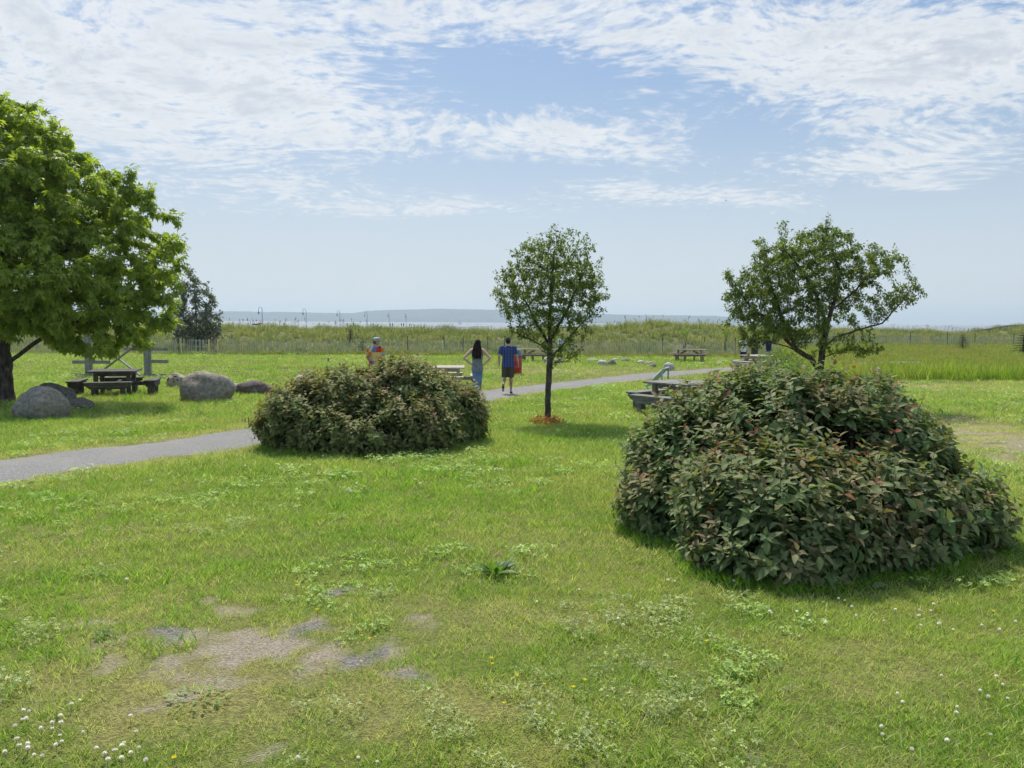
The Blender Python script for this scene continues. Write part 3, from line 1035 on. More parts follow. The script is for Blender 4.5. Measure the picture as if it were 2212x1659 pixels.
def make_bush(name, ells, n_shoot, leaf_len, label, seed, pal):
    r = np.random.default_rng(seed)
    cx = np.mean([e[0] for e in ells]); cy = np.mean([e[1] for e in ells])
    root = empty(name, (cx, cy, tz(cx, cy)))
    tag(root, label, 'shrub', 'rounded bush honeysuckle shrubs on the lawn')
    E = np.array([(e[0], e[1], e[2] + tz(e[0], e[1])) for e in ells]); RD = np.array([e[3:] for e in ells])
    area = (RD[:, 0] * RD[:, 1] + RD[:, 0] * RD[:, 2] + RD[:, 1] * RD[:, 2])

    def surf(n, inset):
        P_, N_ = [], []
        while sum(len(q) for q in P_) < n:
            k = r.choice(len(E), 4000, p=area / area.sum())
            d = unit(r.normal(size=(4000, 3)))
            rr = RD[k] - inset
            p = E[k] + d * rr
            nn = unit(d / rr)
            lump = 1 + (vnoise(p[:, 0] * 1.0 + p[:, 2] * 1.7, p[:, 1] + p[:, 2] * .6, .52, seed, 2) - .5) * .30 + (vnoise(p[:, 0] - p[:, 2], p[:, 1] + p[:, 2], .17, seed + 40, 1) - .5) * .12
            p = E[k] + d * rr * lump[:, None]
            ok = p[:, 2] > terrain(p[:, 0], p[:, 1]) + .03
            for e, rd in zip(E, RD):
                ok &= (((p - e) / (rd - inset)) ** 2).sum(1) > .86
            P_.append(p[ok]); N_.append(nn[ok])
        return np.concatenate(P_)[:n], np.concatenate(N_)[:n]

    POS, DIR, UP, SIZ, COLR, RANK = [], [], [], [], [], []
    shoots = []

    def shoots_layer(n, inset, L0, L1, nodes, tip_tint, dark):
        p, nn = surf(n, inset)
        d = unit(nn * .8 + np.array([0, 0, .62]) + r.normal(size=(n, 3)) * .34)
        up_y = r.uniform(size=n)
        L = r.uniform(L0, L1, n)
        tint = np.clip(vnoise(p[:, 0] + p[:, 2], p[:, 1] + p[:, 2] * .5, .5, seed + 5, 2) + r.normal(0, .22, n) + (d[:, 2] - .6) * .25, 0, 1)
        tall = (r.uniform(size=n) < .07) & (nn[:, 2] > .5) & (inset < .1)
        L = np.where(tall, L * 1.85, L)
        tint = np.where(tall, np.clip(tint + .45, 0, 1), tint)
        poke = np.where(r.uniform(size=n) < .14, r.uniform(.04, .13, n), r.uniform(-.05, .02, n))
        p = p + d * poke[:, None]
        base = p - d * L[:, None] * .62
        shoots.append((base, base + d * L[:, None]))
        a0 = r.uniform(0, np.pi, n)
        ref = np.where(np.abs(d[:, 2:3]) > .9, np.array([[1.0, 0, 0]]), np.array([[0, 0, 1.0]]))
        e1 = unit(np.cross(d, ref)); e2 = np.cross(d, e1)
        for j in range(nodes):
            f = (j + .6) / nodes
            q = base + d * (L * f)[:, None]
            for s in (0, 1):
                ang = a0 + j * np.pi / 2 + s * np.pi + r.normal(0, .25, n)
                side = e1 * np.cos(ang)[:, None] + e2 * np.sin(ang)[:, None]
                elev = .15 + .75 * f ** 2
                ld = unit(side + d * elev + np.array([0, 0, -.10]) + r.normal(size=(n, 3)) * .22)
                sz = leaf_len * (1.12 - .55 * f ** 2.2) * r.uniform(.6, 1.3, n)
                k = np.clip((f - .35) * 1.35, 0, 1)[None].T if False else np.clip((f - .3) * 1.3, 0, 1)
                tt = np.clip(tint * 1.25 - .40, 0, 1) * k * tip_tint * 1.05
                g = pal[0] + (pal[1] - pal[0]) * r.uniform(size=(n, 1))
                col = g * (1 - tt[:, None]) + pal[2] * tt[:, None]
                red = (r.uniform(size=n) < .55) & tall & (f > .6)
                col = np.where(red[:, None], pal[3], col)
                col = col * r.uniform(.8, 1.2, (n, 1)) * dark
                POS.append(q); DIR.append(ld); UP.append(unit(d * .8 + np.array([0, 0, .45]) + r.normal(size=(n, 3)) * .22)); SIZ.append(sz); COLR.append(col)
                RANK.append(np.full(n, (1 if inset < .1 else 0) * (f > .45)))

    shoots_layer(n_shoot, .05, .16, .27, 5, 1.0, 1.0)
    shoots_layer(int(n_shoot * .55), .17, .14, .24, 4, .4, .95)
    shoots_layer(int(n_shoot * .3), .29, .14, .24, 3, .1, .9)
    POS, DIR, UP, SIZ, COLR, RANK = [np.concatenate(q) for q in (POS, DIR, UP, SIZ, COLR, RANK)]
    V, T = leaf_template(.52, .22, .08)
    Rm = frames(DIR, UP)
    off = np.array(root.location)
    Pl = POS - off
    camv = np.array([0, 0, CAM_Z]) - POS
    dist = np.linalg.norm(camv, axis=1)
    face = (unit(POS - (E.mean(0))) * camv / dist[:, None]).sum(1)
    score = SIZ / dist * (RANK > 0) * (face > .25) * r.uniform(.85, 1.0, len(POS))
    top = np.argsort(-score)[:300]
    rest = np.ones(len(POS), bool); rest[top] = False
    leaf_parts(root, V, T, Rm[top], SIZ[top], Pl[top], COLR[top], MAT['shrub_leaf'])
    W, TT, C = place(V, T, Rm[rest], SIZ[rest], Pl[rest], COLR[rest])
    fo = add('foliage', np_mesh('foliage', W, TT, {'col': ('FLOAT_COLOR', C)}, smooth=True), MAT['shrub_leaf'], root)
    fo['kind'] = 'stuff'
    ch = []
    gz = tz(cx, cy)
    for bse, tip in shoots[:2]:
        sel = r.choice(len(bse), min(900, len(bse)), replace=False)
        for i in sel:
            a, b = bse[i], tip[i]
            k = np.argmin(((E[:, :2] - a[:2]) ** 2).sum(1))
            g0 = np.array([E[k][0] + r.normal(0, .18), E[k][1] + r.normal(0, .18), 0]); g0[2] = terrain(g0[0:1], g0[1:2])[0]
            mid = g0 * .45 + a * .55 + np.array([0, 0, .10])
            ch.append((np.stack([g0, mid, a, b]) - off, np.array([.008, .006, .004, .0018]), 3))
    st = add('stems', tubes_mesh('stems', ch), MAT['twig'], root)
    st['kind'] = 'stuff'
    return root


PAL_A = [np.array(q) for q in ((.115, .195, .072), (.225, .295, .13), (.34, .22, .15), (.24, .10, .055))]
PAL_B = [np.array(q) for q in ((.15, .21, .072), (.275, .30, .13), (.38, .27, .15), (.26, .12, .06))]
make_bush('honeysuckle_bush', BUSH_A, 2300, .102, 'large dark green shrub with bronze leaf tips, nearest of the two shrubs', 11, PAL_A)
make_bush('honeysuckle_bush', BUSH_B, 2000, .102, 'bronze green shrub beside the path, with a man standing behind it', 12, PAL_B)


# ---- trees by space colonisation
def grow(seeds, parents, att, D, di, dk, iters, up=.05, seed=0):
    r = np.random.default_rng(seed)
    nodes = [np.array(p, float) for p in seeds]
    par = list(parents)
    A = att.copy()
    near = np.full(len(A), 1e9); nid = np.zeros(len(A), int)
    new = list(range(len(nodes)))
    for it in range(iters):
        if not len(A): break
        for a in range(0, len(new), 400):
            ids = new[a:a + 400]
            Pn = np.array([nodes[i] for i in ids])
            d = np.linalg.norm(A[:, None] - Pn[None], axis=2)
            k = d.argmin(1); dm = d[np.arange(len(A)), k]
            b = dm < near
            near[b] = dm[b]; nid[b] = np.array(ids)[k[b]]
        kill = near < dk
        A, near, nid = A[~kill], near[~kill], nid[~kill]
        act = near < di
        if not act.any(): break
        vecs = {}
        for i, q in zip(nid[act], A[act]):
            v = q - nodes[i]
            vecs.setdefault(i, []).append(v / (np.linalg.norm(v) + 1e-9))
        new = []
        for i, vl in vecs.items():
            v = np.sum(vl, 0) + r.normal(size=3) * .12 + np.array([0, 0, up])
            nrm = np.linalg.norm(v)
            if nrm < 1e-3: continue
            q = nodes[i] + v / nrm * D
            new.append(len(nodes)); nodes.append(q); par.append(i)
        if not new: break
    return np.array(nodes), np.array(par)


def radii(par, tip, ex=2.3):
    n = len(par)
    acc = np.zeros(n)
    for i in range(n - 1, -1, -1):
        if acc[i] == 0: acc[i] = tip ** ex
        if par[i] >= 0: acc[par[i]] += acc[i]
    return acc ** (1 / ex)


def chains_of(nodes, par, rad):
    n = len(par)
    kids = [[] for _ in range(n)]
    for i, p in enumerate(par):
        if p >= 0: kids[p].append(i)
    used, out = set(), []
    stack = [i for i in range(n) if par[i] < 0]
    while stack:
        i = stack.pop()
        ch = ([par[i]] if par[i] >= 0 else []) + [i]
        while kids[ch[-1]]:
            ks = sorted(kids[ch[-1]], key=lambda k: -rad[k])
            stack += ks[1:]
            ch.append(ks[0])
        if len(ch) > 1:
            rr = rad[ch].copy()
            if par[i] >= 0: rr[0] = min(rr[0], rr[1] * 1.15)
            out.append((ch, rr))
    return out


def in_ells(n, ells, r, shell=0.0):
    """random points in a union of ellipsoids (centre, radii), optionally only near the surface"""
    C = np.array([e[0] for e in ells]); RR = np.array([e[1] for e in ells])
    vol = RR.prod(1)
    k = r.choice(len(C), n, p=vol / vol.sum())
    d = unit(r.normal(size=(n, 3)))
    u = r.uniform(shell ** 3, 1, n) ** (1 / 3)
    return C[k] + d * u[:, None] * RR[k]


def make_tree(name, base, Y, trunk, limbs, crown, n_att, D, leaf, n_leaf, tip_r, trunk_r, label, cat, seed, mat, pal, depth_k=.9, group=None, per=3,
              droop=.5, compound=False, template=None, single=0, leaf_from=.6, dk=None, shell=.25, up=.05, extra=None, di=6.0):
    """trunk / limbs: polylines of (u, v, depth offset); crown: (u, v, ru, rv, dy, ry) read off the photograph at depth Y"""
    r = np.random.default_rng(seed)
    g = Vector((base.x, base.y, tz(base.x, base.y) - .06))
    root = empty(name, g)
    tag(root, label, cat, group)
    px = Y / FPX
    ell = []
    for (u, v, ru, rv, dy, ry) in crown:
        c = at(u, v, Y + dy)
        ell.append(((c.x, c.y, c.z), (ru * px, ry if ry else ru * px * depth_k, rv * px)))
    att = in_ells(n_att, ell, r, shell)
    if extra is not None:
        att = np.concatenate([att, extra])
    seeds, par = [], []
    def addline(pts, p0):
        last = p0
        pts = [np.array(q) for q in pts]
        cur = pts[0] if p0 < 0 else np.array(seeds[p0])
        if p0 < 0:
            seeds.append(cur); par.append(-1); last = 0
            rest_ = pts[1:]
        else:
            rest_ = pts
        for q in rest_:
            n = max(1, int(np.linalg.norm(q - cur) / D))
            for k in range(1, n + 1):
                seeds.append(cur + (q - cur) * k / n + r.normal(size=3) * D * .06); par.append(last); last = len(seeds) - 1
            cur = q
        return last
    tp = [tuple(g)] + [tuple(at(u, v, Y + dy)) for (u, v, dy) in trunk]
    addline(tp, -1)
    for start_frac, pts in limbs:
        n = len(tp)
        idx = int(start_frac * (np.array(par) >= -1).sum()) if False else None
        q0 = np.array(at(*pts[0][:2], Y + pts[0][2]))
        sarr = np.array(seeds)
        idx = int(np.argmin(((sarr - q0) ** 2).sum(1)))
        addline([tuple(at(u, v, Y + dy)) for (u, v, dy) in pts[1:]], idx)
    nodes, par = grow(seeds, par, att, D, D * di, dk or D * 1.6, 90, up, seed)
    rad = radii(par, tip_r)
    rad *= np.where(rad > .015, 1.0, 1.0)
    k = trunk_r / rad[0]
    rad = np.where(rad > tip_r * 3, tip_r * 3 + (rad - tip_r * 3) * (trunk_r - tip_r * 3) / max(rad[0] - tip_r * 3, 1e-6), rad)
    # root flare
    hgt = nodes[:, 2] - g.z
    off = np.array(g)
    big, small = [], []
    for ch, rr in chains_of(nodes, par, rad):
        pts = nodes[ch] - off
        mx = rr.max()
        if mx > trunk_r * .28:
            fl = 1 + .45 * np.exp(-np.clip(pts[:, 2], 0, None) / .14)
            big.append((pts, rr * fl, 10))
        else:
            small.append((pts, rr, 5 if mx > .012 else 3))
    add('trunk', tubes_mesh('trunk', big), MAT['bark'], root)
    if small:
        bo = add('branches', tubes_mesh('branches', small), MAT['bark'], root)
        bo['kind'] = 'stuff'
    # leaves on the thin wood
    thin = np.where((rad < tip_r * 3.2) & (par >= 0))[0]
    idx = r.choice(thin, n_leaf)
    fr = r.uniform(size=n_leaf)
    q = nodes[par[idx]] * (1 - fr[:, None]) + nodes[idx] * fr[:, None]
    bd = unit(nodes[idx] - nodes[par[idx]])
    sd = unit(r.normal(size=(n_leaf, 3)))
    ld = unit(bd * .7 + sd * .9 + np.array([0, 0, -droop]) * r.uniform(.3, 1, (n_leaf, 1)))
    up_ = unit(np.array([0, 0, 1.0]) + r.normal(size=(n_leaf, 3)) * .4)
    S = leaf * r.uniform(.65, 1.25, n_leaf)
    q = q + ld * (S * .15)[:, None]
    q = q + r.normal(size=q.shape) * (.05 if compound else .035) * (Y / 20 if Y < 40 else 2)
    tint = np.clip(vnoise(q[:, 0] + q[:, 2] * .7, q[:, 1] + q[:, 2], .7, seed + 3, 2) * .7 + r.uniform(size=n_leaf) * .5 - .1, 0, 1)
    colr = pal[0] + (pal[1] - pal[0]) * tint[:, None]
    colr = colr * r.uniform(.85, 1.15, (n_leaf, 1))
    V, T = template
    Rm = frames(ld, up_)
    Pl = q - off
    rest = np.ones(n_leaf, bool)
    if single:
        dist = np.linalg.norm(q - np.array([0, 0, CAM_Z]), axis=1)
        inview = np.abs(q[:, 0] / q[:, 1]) < .655
        top = np.argsort(-(S / dist) * inview)[:single]
        rest[top] = False
        leaf_parts(root, V, T, Rm[top], S[top], Pl[top], colr[top], mat)
    W, TT, C = place(V, T, Rm[rest], S[rest], Pl[rest], colr[rest])
    cr = add('crown', np_mesh('crown', W, TT, {'col': ('FLOAT_COLOR', C)}), mat, root)
    cr['kind'] = 'stuff'
    return root


def compound_template():
    VV, TT, n = [], [], 0
    v, t_ = leaf_template(.50, .35, .07, simple=True)
    for (y0, ang, ln) in ((.45, 0, .62), (.40, 52, .55), (.40, -52, .55), (.18, 66, .45), (.18, -66, .45)):
        a = R(ang)
        M = np.array([[math.cos(a), math.sin(a), 0], [-math.sin(a), math.cos(a), 0], [0, 0, 1]])
        w = (v * ln) @ M.T
        w[:, 2] -= .35 * (w[:, 1] ** 2 + w[:, 0] ** 2)
        VV.append(w + np.array([0, y0, 0])); TT.append(t_ + n); n += len(v)
    return np.concatenate(VV), np.concatenate(TT)


SIMPLE = leaf_template(.5, .18, .08, simple=True)
LP = [np.array(q) for q in ((.085, .140, .03), (.21, .27, .058))]
def sprigs(Y, tips, seed, length=46):
    """attractors for stray shoots that stick out of a crown"""
    r = np.random.default_rng(seed); out_ = []
    cu = np.mean([q[0] for q in tips]); cv = max(q[1] for q in tips) + 60
    for (u, v) in tips:
        du, dv = cu - u, cv - v
        n = math.hypot(du, dv); dy = r.uniform(-.3, .3)
        for k in np.linspace(0, 1, 7):
            out_.append(tuple(at(u + du / n * length * k, v + dv / n * length * k, Y + dy)))
    return np.array(out_)


# slim young tree in the middle
b0 = hit(1183, 912)
make_tree('young_tree', b0, b0.y, [(1184, 860, 0), (1186, 800, 0), (1188, 765, 0), (1186, 700, .05), (1190, 640, 0), (1195, 570, 0)],
          [(0, [(1188, 772, 0), (1225, 735, .1), (1265, 690, .1)]), (0, [(1187, 760, 0), (1150, 735, -.1), (1105, 715, -.1)]), (0, [(1186, 745, 0), (1160, 700, .3), (1130, 640, .4)]),
           (0, [(1187, 735, 0), (1225, 670, -.3), (1255, 600, -.4)]), (0, [(1187, 795, 0), (1215, 775, -.1), (1248, 772, -.1)])],
          [(1190, 625, 120, 92, 0, 1.2), (1125, 575, 40, 45, 0, .7), (1180, 545, 70, 42, 0, .9), (1205, 515, 26, 32, 0, .4), (1255, 540, 32, 42, 0, .5), (1240, 600, 62, 50, 0, .9), (1105, 640, 48, 52, 0, .7), (1285, 640, 34, 50, 0, .6),
           (1150, 708, 55, 32, 0, .7), (1230, 712, 55, 40, 0, .7), (1205, 755, 48, 26, 0, .5), (1248, 775, 18, 14, 0, .2)],
          2300, .08, .070, 16500, .0028, .062, 'slim young tree with a rounded crown, rust coloured weeds at its foot', 'tree', 31, MAT['tree_leaf'], LP, template=SIMPLE, droop=.35, group='small leafy trees on the lawn', di=7,
          extra=sprigs(b0.y, [(1132, 512), (1182, 492), (1206, 484), (1236, 492), (1270, 500), (1306, 552), (1070, 588), (1066, 640), (1314, 640), (1098, 540)], 1))
# wide low forked tree on the right
YR = 20.0
b1 = at(1768, 884, YR)
make_tree('forked_tree', b1, YR, [(1768, 860, 0), (1770, 805, 0), (1774, 780, 0), (1778, 745, 0), (1786, 705, 0), (1800, 655, 0), (1805, 590, .1)],
          [(0, [(1770, 805, 0), (1752, 775, 0), (1715, 752, -.1), (1680, 715, -.1), (1640, 680, 0)]), (0, [(1752, 775, 0), (1700, 748, .3), (1640, 735, .3), (1600, 748, .2)]),
           (0, [(1778, 750, 0), (1805, 728, .1), (1850, 714, .1), (1905, 698, .1), (1945, 655, .1), (1970, 620, 0)]), (0, [(1776, 770, 0), (1800, 765, -.3), (1850, 752, -.4), (1895, 760, -.4)]),
           (0, [(1786, 705, 0), (1770, 650, -.4), (1730, 580, -.5), (1690, 535, -.4)]), (0, [(1795, 670, 0), (1850, 625, -.2), (1900, 570, -.3)]), (0, [(1715, 752, 0), (1690, 690, .5), (1660, 600, .6), (1650, 545, .6)]),
           (0, [(1800, 655, 0), (1815, 590, .3), (1785, 500, .2)]), (0, [(1680, 715, 0), (1620, 660, -.2), (1580, 610, -.2)])],
          [(1715, 600, 95, 75, 0, 1.6), (1620, 645, 55, 60, 0, 1.2), (1665, 560, 40, 45, 0, 1.0), (1770, 535, 75, 48, 0, 1.3), (1785, 495, 22, 28, 0, .4), (1860, 575, 60, 50, 0, 1.2), (1925, 565, 35, 26, 0, .7), (1960, 635, 30, 32, 0, .7),
           (1905, 655, 35, 30, 0, .7), (1655, 705, 62, 38, 0, 1.2), (1735, 690, 55, 50, 0, 1.2), (1865, 752, 50, 20, 0, .6), (1800, 745, 40, 25, -.3, .5), (1618, 748, 30, 16, 0, .5), (1572, 605, 18, 28, 0, .4), (1590, 655, 25, 40, 0, .6), (1690, 500, 14, 30, 0, .4), (1640, 530, 14, 26, 0, .4), (1840, 665, 55, 40, .4, .8)],
          4200, .095, .080, 40000, .003, .105, 'wide spreading tree forking low down behind the large shrub', 'tree', 32, MAT['tree_leaf'], LP, template=SIMPLE, droop=.3, group='small leafy trees on the lawn', di=6,
          extra=sprigs(YR, [(1690, 488), (1642, 512), (1785, 466), (1722, 498), (1572, 585), (1556, 640), (1552, 695), (1942, 532), (1990, 622), (1842, 502), (1900, 525), (1600, 570)], 2, 60))
# big box elder on the left
YL = 20.2
b2 = at(14, 872, YL)
CT = compound_template()
ML = [np.array(q) for q in ((.185, .27, .045), (.39, .47, .09))]
make_tree('broad_tree', b2, YL, [(14, 850, 0), (10, 790, 0), (0, 700, 0), (-25, 560, .2), (-45, 420, .2), (-50, 300, 0)],
          [(0, [(12, 795, 0), (60, 752, -.2), (115, 715, -.3), (200, 680, -.4), (290, 660, -.3)]), (0, [(4, 720, 0), (90, 600, .3), (180, 500, .3), (260, 430, .2)]), (0, [(0, 700, 0), (-100, 600, -.3), (-220, 520, 0)]),
           (0, [(-20, 580, 0), (60, 430, -.6), (110, 340, -.6)]), (0, [(6, 740, 0), (60, 660, -1.6), (120, 600, -2.4)]), (0, [(2, 710, 0), (0, 620, 1.8), (60, 520, 2.6)])],
          [(-60, 400, 190, 190, 0, 3.0), (120, 430, 120, 130, 0, 2.4), (35, 290, 80, 75, 0, 1.6), (-40, 240, 90, 60, 0, 1.4), (215, 460, 80, 95, 0, 1.8), (285, 445, 45, 70, 0, 1.0), (325, 540, 68, 80, 0, 1.6), (300, 640, 82, 80, 0, 1.8), (190, 620, 120, 110, -.6, 2.4),
           (60, 600, 150, 110, -.8, 2.8), (-150, 600, 170, 150, 0, 2.8), (320, 722, 52, 34, 0, 1.0), (225, 740, 80, 34, -.3, 1.3), (120, 726, 60, 28, -.6, 1.2), (20, 690, 90, 34, -.8, 1.4), (150, 330, 45, 45, 0, 1.0), (-170, 380, 120, 130, 0, 2.2)],
          4200, .18, .205, 44000, .004, .18, 'big bright green tree with a leaning limb over the picnic table', 'tree', 33, MAT['maple_leaf'], ML, template=CT, droop=1.0, compound=True, single=300, shell=.55, di=6, depth_k=.9,
          extra=sprigs(YL, [(12, 192), (62, 210), (110, 240), (148, 275), (216, 342), (288, 350), (332, 392), (386, 452), (408, 528), (402, 600), (384, 690)], 3, 70))
# dark tree behind the fence
YD = 61.0
b3 = at(425, 742, YD)
DL = [np.array(q) for q in ((.10, .13, .08), (.26, .29, .20))]
make_tree('dark_tree', b3, YD, [(425, 715, 0), (422, 660, 0), (420, 600, 0)],
          [(0, [(425, 720, 0), (445, 670, 0), (455, 640, 0)]), (0, [(424, 718, 0), (398, 660, 0), (395, 620, 0)])],
          [(415, 615, 24, 40, 0, 1.2), (438, 650, 28, 40, 0, 1.2), (455, 685, 26, 38, 0, 1.2), (395, 670, 28, 45, 0, 1.2), (425, 705, 54, 34, 0, 1.6), (425, 725, 45, 14, 0, 1.4), (400, 726, 32, 18, 0, 1.2), (450, 726, 36, 18, 0, 1.2), (425, 737, 42, 12, 0, 1.2), (462, 700, 18, 26, 0, .8), (405, 585, 12, 14, 0, .5)],
          1300, .2, .25, 7000, .008, .10, 'dark grey green tree standing behind the slat fence', 'tree', 34, MAT['dark_leaf'], DL, template=SIMPLE, droop=.2, di=6)

# ================================================================== THINGS
MAT['grey_wood'] = wood_mat('weathered_wood', (.115, .11, .105), (.30, .295, .285))
MAT['dark_wood'] = wood_mat('dark_wood', (.055, .05, .046), (.17, .16, .15))  # weathered wood with the shade under the big tree painted into its colour
MAT['frame_wood'] = wood_mat('frame_wood', (.20, .20, .20), (.36, .36, .355))
MAT['brown_wood'] = wood_mat('brown_wood', (.16, .125, .09), (.36, .31, .25))
MAT['pale_wood'] = wood_mat('pale_wood', (.34, .31, .26), (.52, .49, .43))
MAT['lath'] = wood_mat('lath_wood', (.36, .365, .31), (.55, .55, .48))
MAT['new_lath'] = wood_mat('new_lath', (.60, .48, .24), (.78, .66, .38))
MAT['dark_metal'] = plain_mat('dark_metal', (.03, .032, .03), .6, .4)
MAT['wire'] = plain_mat('wire', (.22, .22, .21), .5, .5, .8)
MAT['green_metal'] = plain_mat('pale_green_paint', (.33, .46, .42), .45, .5, var=.12)
MAT['red_paint'] = plain_mat('red_drum_paint', (.45, .035, .03), .5, .4, var=.22, scale=3.0)
MAT['grey_plastic'] = plain_mat('grey_plastic', (.16, .21, .245), .35, .5)
MAT['lamp_blue'] = plain_mat('blue_paint', (.04, .14, .30), .45, .4)
MAT['frost'] = plain_mat('frosted_glass', (.6, .62, .62), .2, .5)
MAT['white'] = plain_mat('white_paint', (.78, .78, .77), .5, .4, var=.05)
MAT['sign_blue'] = plain_mat('sign_blue', (.08, .22, .55), .5, .4, var=.05)
MAT['concrete'] = plain_mat('concrete', (.36, .35, .33), .9, .2, scale=1.5)


# ---- boulders
def rock_mat(name, c1, c2, lich=None, patch=None):
    m, t, out = new_mat(name)
    o = obc(t)
    n = t.noise(o, 7.0, 6.0, .7)
    c = t.mix(t.ss(n, .35, .68), c1, c2)
    n2 = t.noise(o, 40.0, 3.0, .7)
    c = t.mix(t.ss(n2, .5, .75, 0, .45), c, tuple(q * .45 for q in c1))
    if lich:
        vz = t.n('ShaderNodeTexVoronoi', i_Vector=o, i_Scale=9.0)
        c = t.mix(t.ss(t.m('ADD', vz.outputs['Distance'], t.m('MULTIPLY', n2, .12)), .20, .13), c, lich)
    if patch:
        c = t.mix(t.ss(t.noise(o, 2.2, 3.0), .56, .62), c, patch)
    pbr(t, out, c, .9, .2, bump=n, bstr=.6, bdist=.03)
    return m


ROCK = {'grey': rock_mat('granite_grey', (.185, .165, .14), (.37, .335, .285), (.42, .40, .34)), 'pink': rock_mat('granite_pink', (.36, .31, .26), (.52, .46, .40), None, (.07, .06, .055)),
        'purple': rock_mat('dark_rock', (.085, .07, .07), (.17, .14, .14), (.52, .5, .48)), 'pale': rock_mat('granite_pale', (.40, .385, .37), (.60, .58, .56)), 'tan': rock_mat('granite_tan', (.27, .235, .19), (.42, .385, .33)),
        'dark': rock_mat('granite_dark', (.12, .105, .09), (.25, .225, .19))}


def boulder(u, v, wpx, hpx, mt, label, seed, dy=0.0, ry=None, lean=0.0, group='boulders set out on the lawn', tilt=0.0):
    """u, v: middle of its foot"""
    g = hit(u, v)
    px = g.y / FPX
    rx, hz = wpx * px / 2, hpx * px
    ryy = ry or rx * .8
    g.y += ryy * .75
    r = random.Random(seed)
    bm = bmesh.new()
    bmesh.ops.create_icosphere(bm, subdivisions=4, radius=1.0)
    o3 = Vector((seed * 3.1, seed * 1.7, seed))
    for w in bm.verts:
        p = w.co.copy()
        k = 1 + .20 * mnoise.noise(p * .9 + o3) + .13 * mnoise.noise(p * 2.1 + o3) + .03 * mnoise.noise(p * 6 + o3) + .012 * mnoise.noise(p * 14 + o3)
        w.co = p * k
        w.co.z = max(w.co.z, -.55)
        w.co.x += lean * w.co.z
    me = bpy.data.meshes.new('boulder')
    bm.to_mesh(me); bm.free()
    me.polygons.foreach_set('use_smooth', [True] * len(me.polygons))
    o = add('boulder', me, ROCK[mt])
    zs = hz / 1.42
    o.scale = (rx, ryy, zs)
    o.rotation_euler = (0, tilt, 0)
    o.location = (g.x, g.y, tz(g.x, g.y) + zs * .42)
    return tag(o, label, 'boulder', group)


boulder(68, 908, 118, 73, 'grey', 'big rounded grey boulder at the foot of the big tree, frontmost there', 21, lean=.10)
boulder(98, 880, 92, 52, 'dark', 'dark boulder partly hidden behind the big front boulder by the tree', 2)
boulder(128, 866, 42, 18, 'tan', 'small flat tan rock tucked behind the tree foot boulders', 3)
boulder(165, 887, 60, 27, 'dark', 'low smooth dark grey rock between the tree and the picnic table', 4)
boulder(377, 838, 46, 31, 'pink', 'pale pinkish boulder with a black patch, behind the big oval boulder', 5)
boulder(434, 868, 114, 66, 'grey', 'big oval grey boulder to the side of the shaded picnic table', 27, lean=-.08)
boulder(541, 852, 84, 29, 'purple', 'dark purplish boulder speckled with white lichen', 7)
boulder(505, 850, 36, 22, 'tan', 'small tan rock wedged behind the purplish lichen boulder', 8)
boulder(652, 842, 46, 32, 'pale', 'pale granite boulder showing over the top of the bronze shrub', 9)
FR = 'rocks along the far side of the path'
boulder(1184, 785, 22, 13, 'pale', 'pale rock just behind the slim tree trunk by the long fence', 10, group=FR)
boulder(1208, 786, 24, 12, 'tan', 'tan rock touching the pale rock below the small white sign', 11, group=FR)
boulder(1281, 781, 29, 6, 'tan', 'low flat rock lying between the sign and the paired rocks', 12, group=FR)
boulder(1302, 789, 22, 12, 'pale', 'pale rock, one of a close pair on the far lawn', 13, group=FR)
boulder(1323, 790, 18, 13, 'grey', 'darker rock of the close pair on the far lawn', 14, group=FR)
boulder(1330, 778, 15, 4, 'pale', 'tiny pale rock in the grass close to the long fence', 15, group=FR)
boulder(1352, 780, 20, 6, 'grey', 'low grey rock in the grass near the fence, apart from the pair', 16, group=FR)
boulder(1386, 785, 18, 6, 'pale', 'low pale rock in the trio beside the far picnic table', 17, group=FR)
boulder(1404, 787, 22, 6, 'tan', 'low tan rock, middle of the trio by the far picnic table', 18, group=FR)
boulder(1411, 793, 16, 7, 'grey', 'small grey rock, front one of the trio by the far table', 19, group=FR)
boulder(1446, 800, 24, 17, 'pale', 'round white boulder standing beyond the pale green metal frame', 20, group=FR)


# ---- square picnic tables with four benches
def bench_board(mb, half, z0, z1, dep, M, off):
    """apron with stepped-in shoulders"""
    w = half
    mb.prism([(-w, z1), (-w, z1 - .06), (-w + .13, z0), (w - .13, z0), (w, z1 - .06), (w, z1)][::-1], dep, M, off)


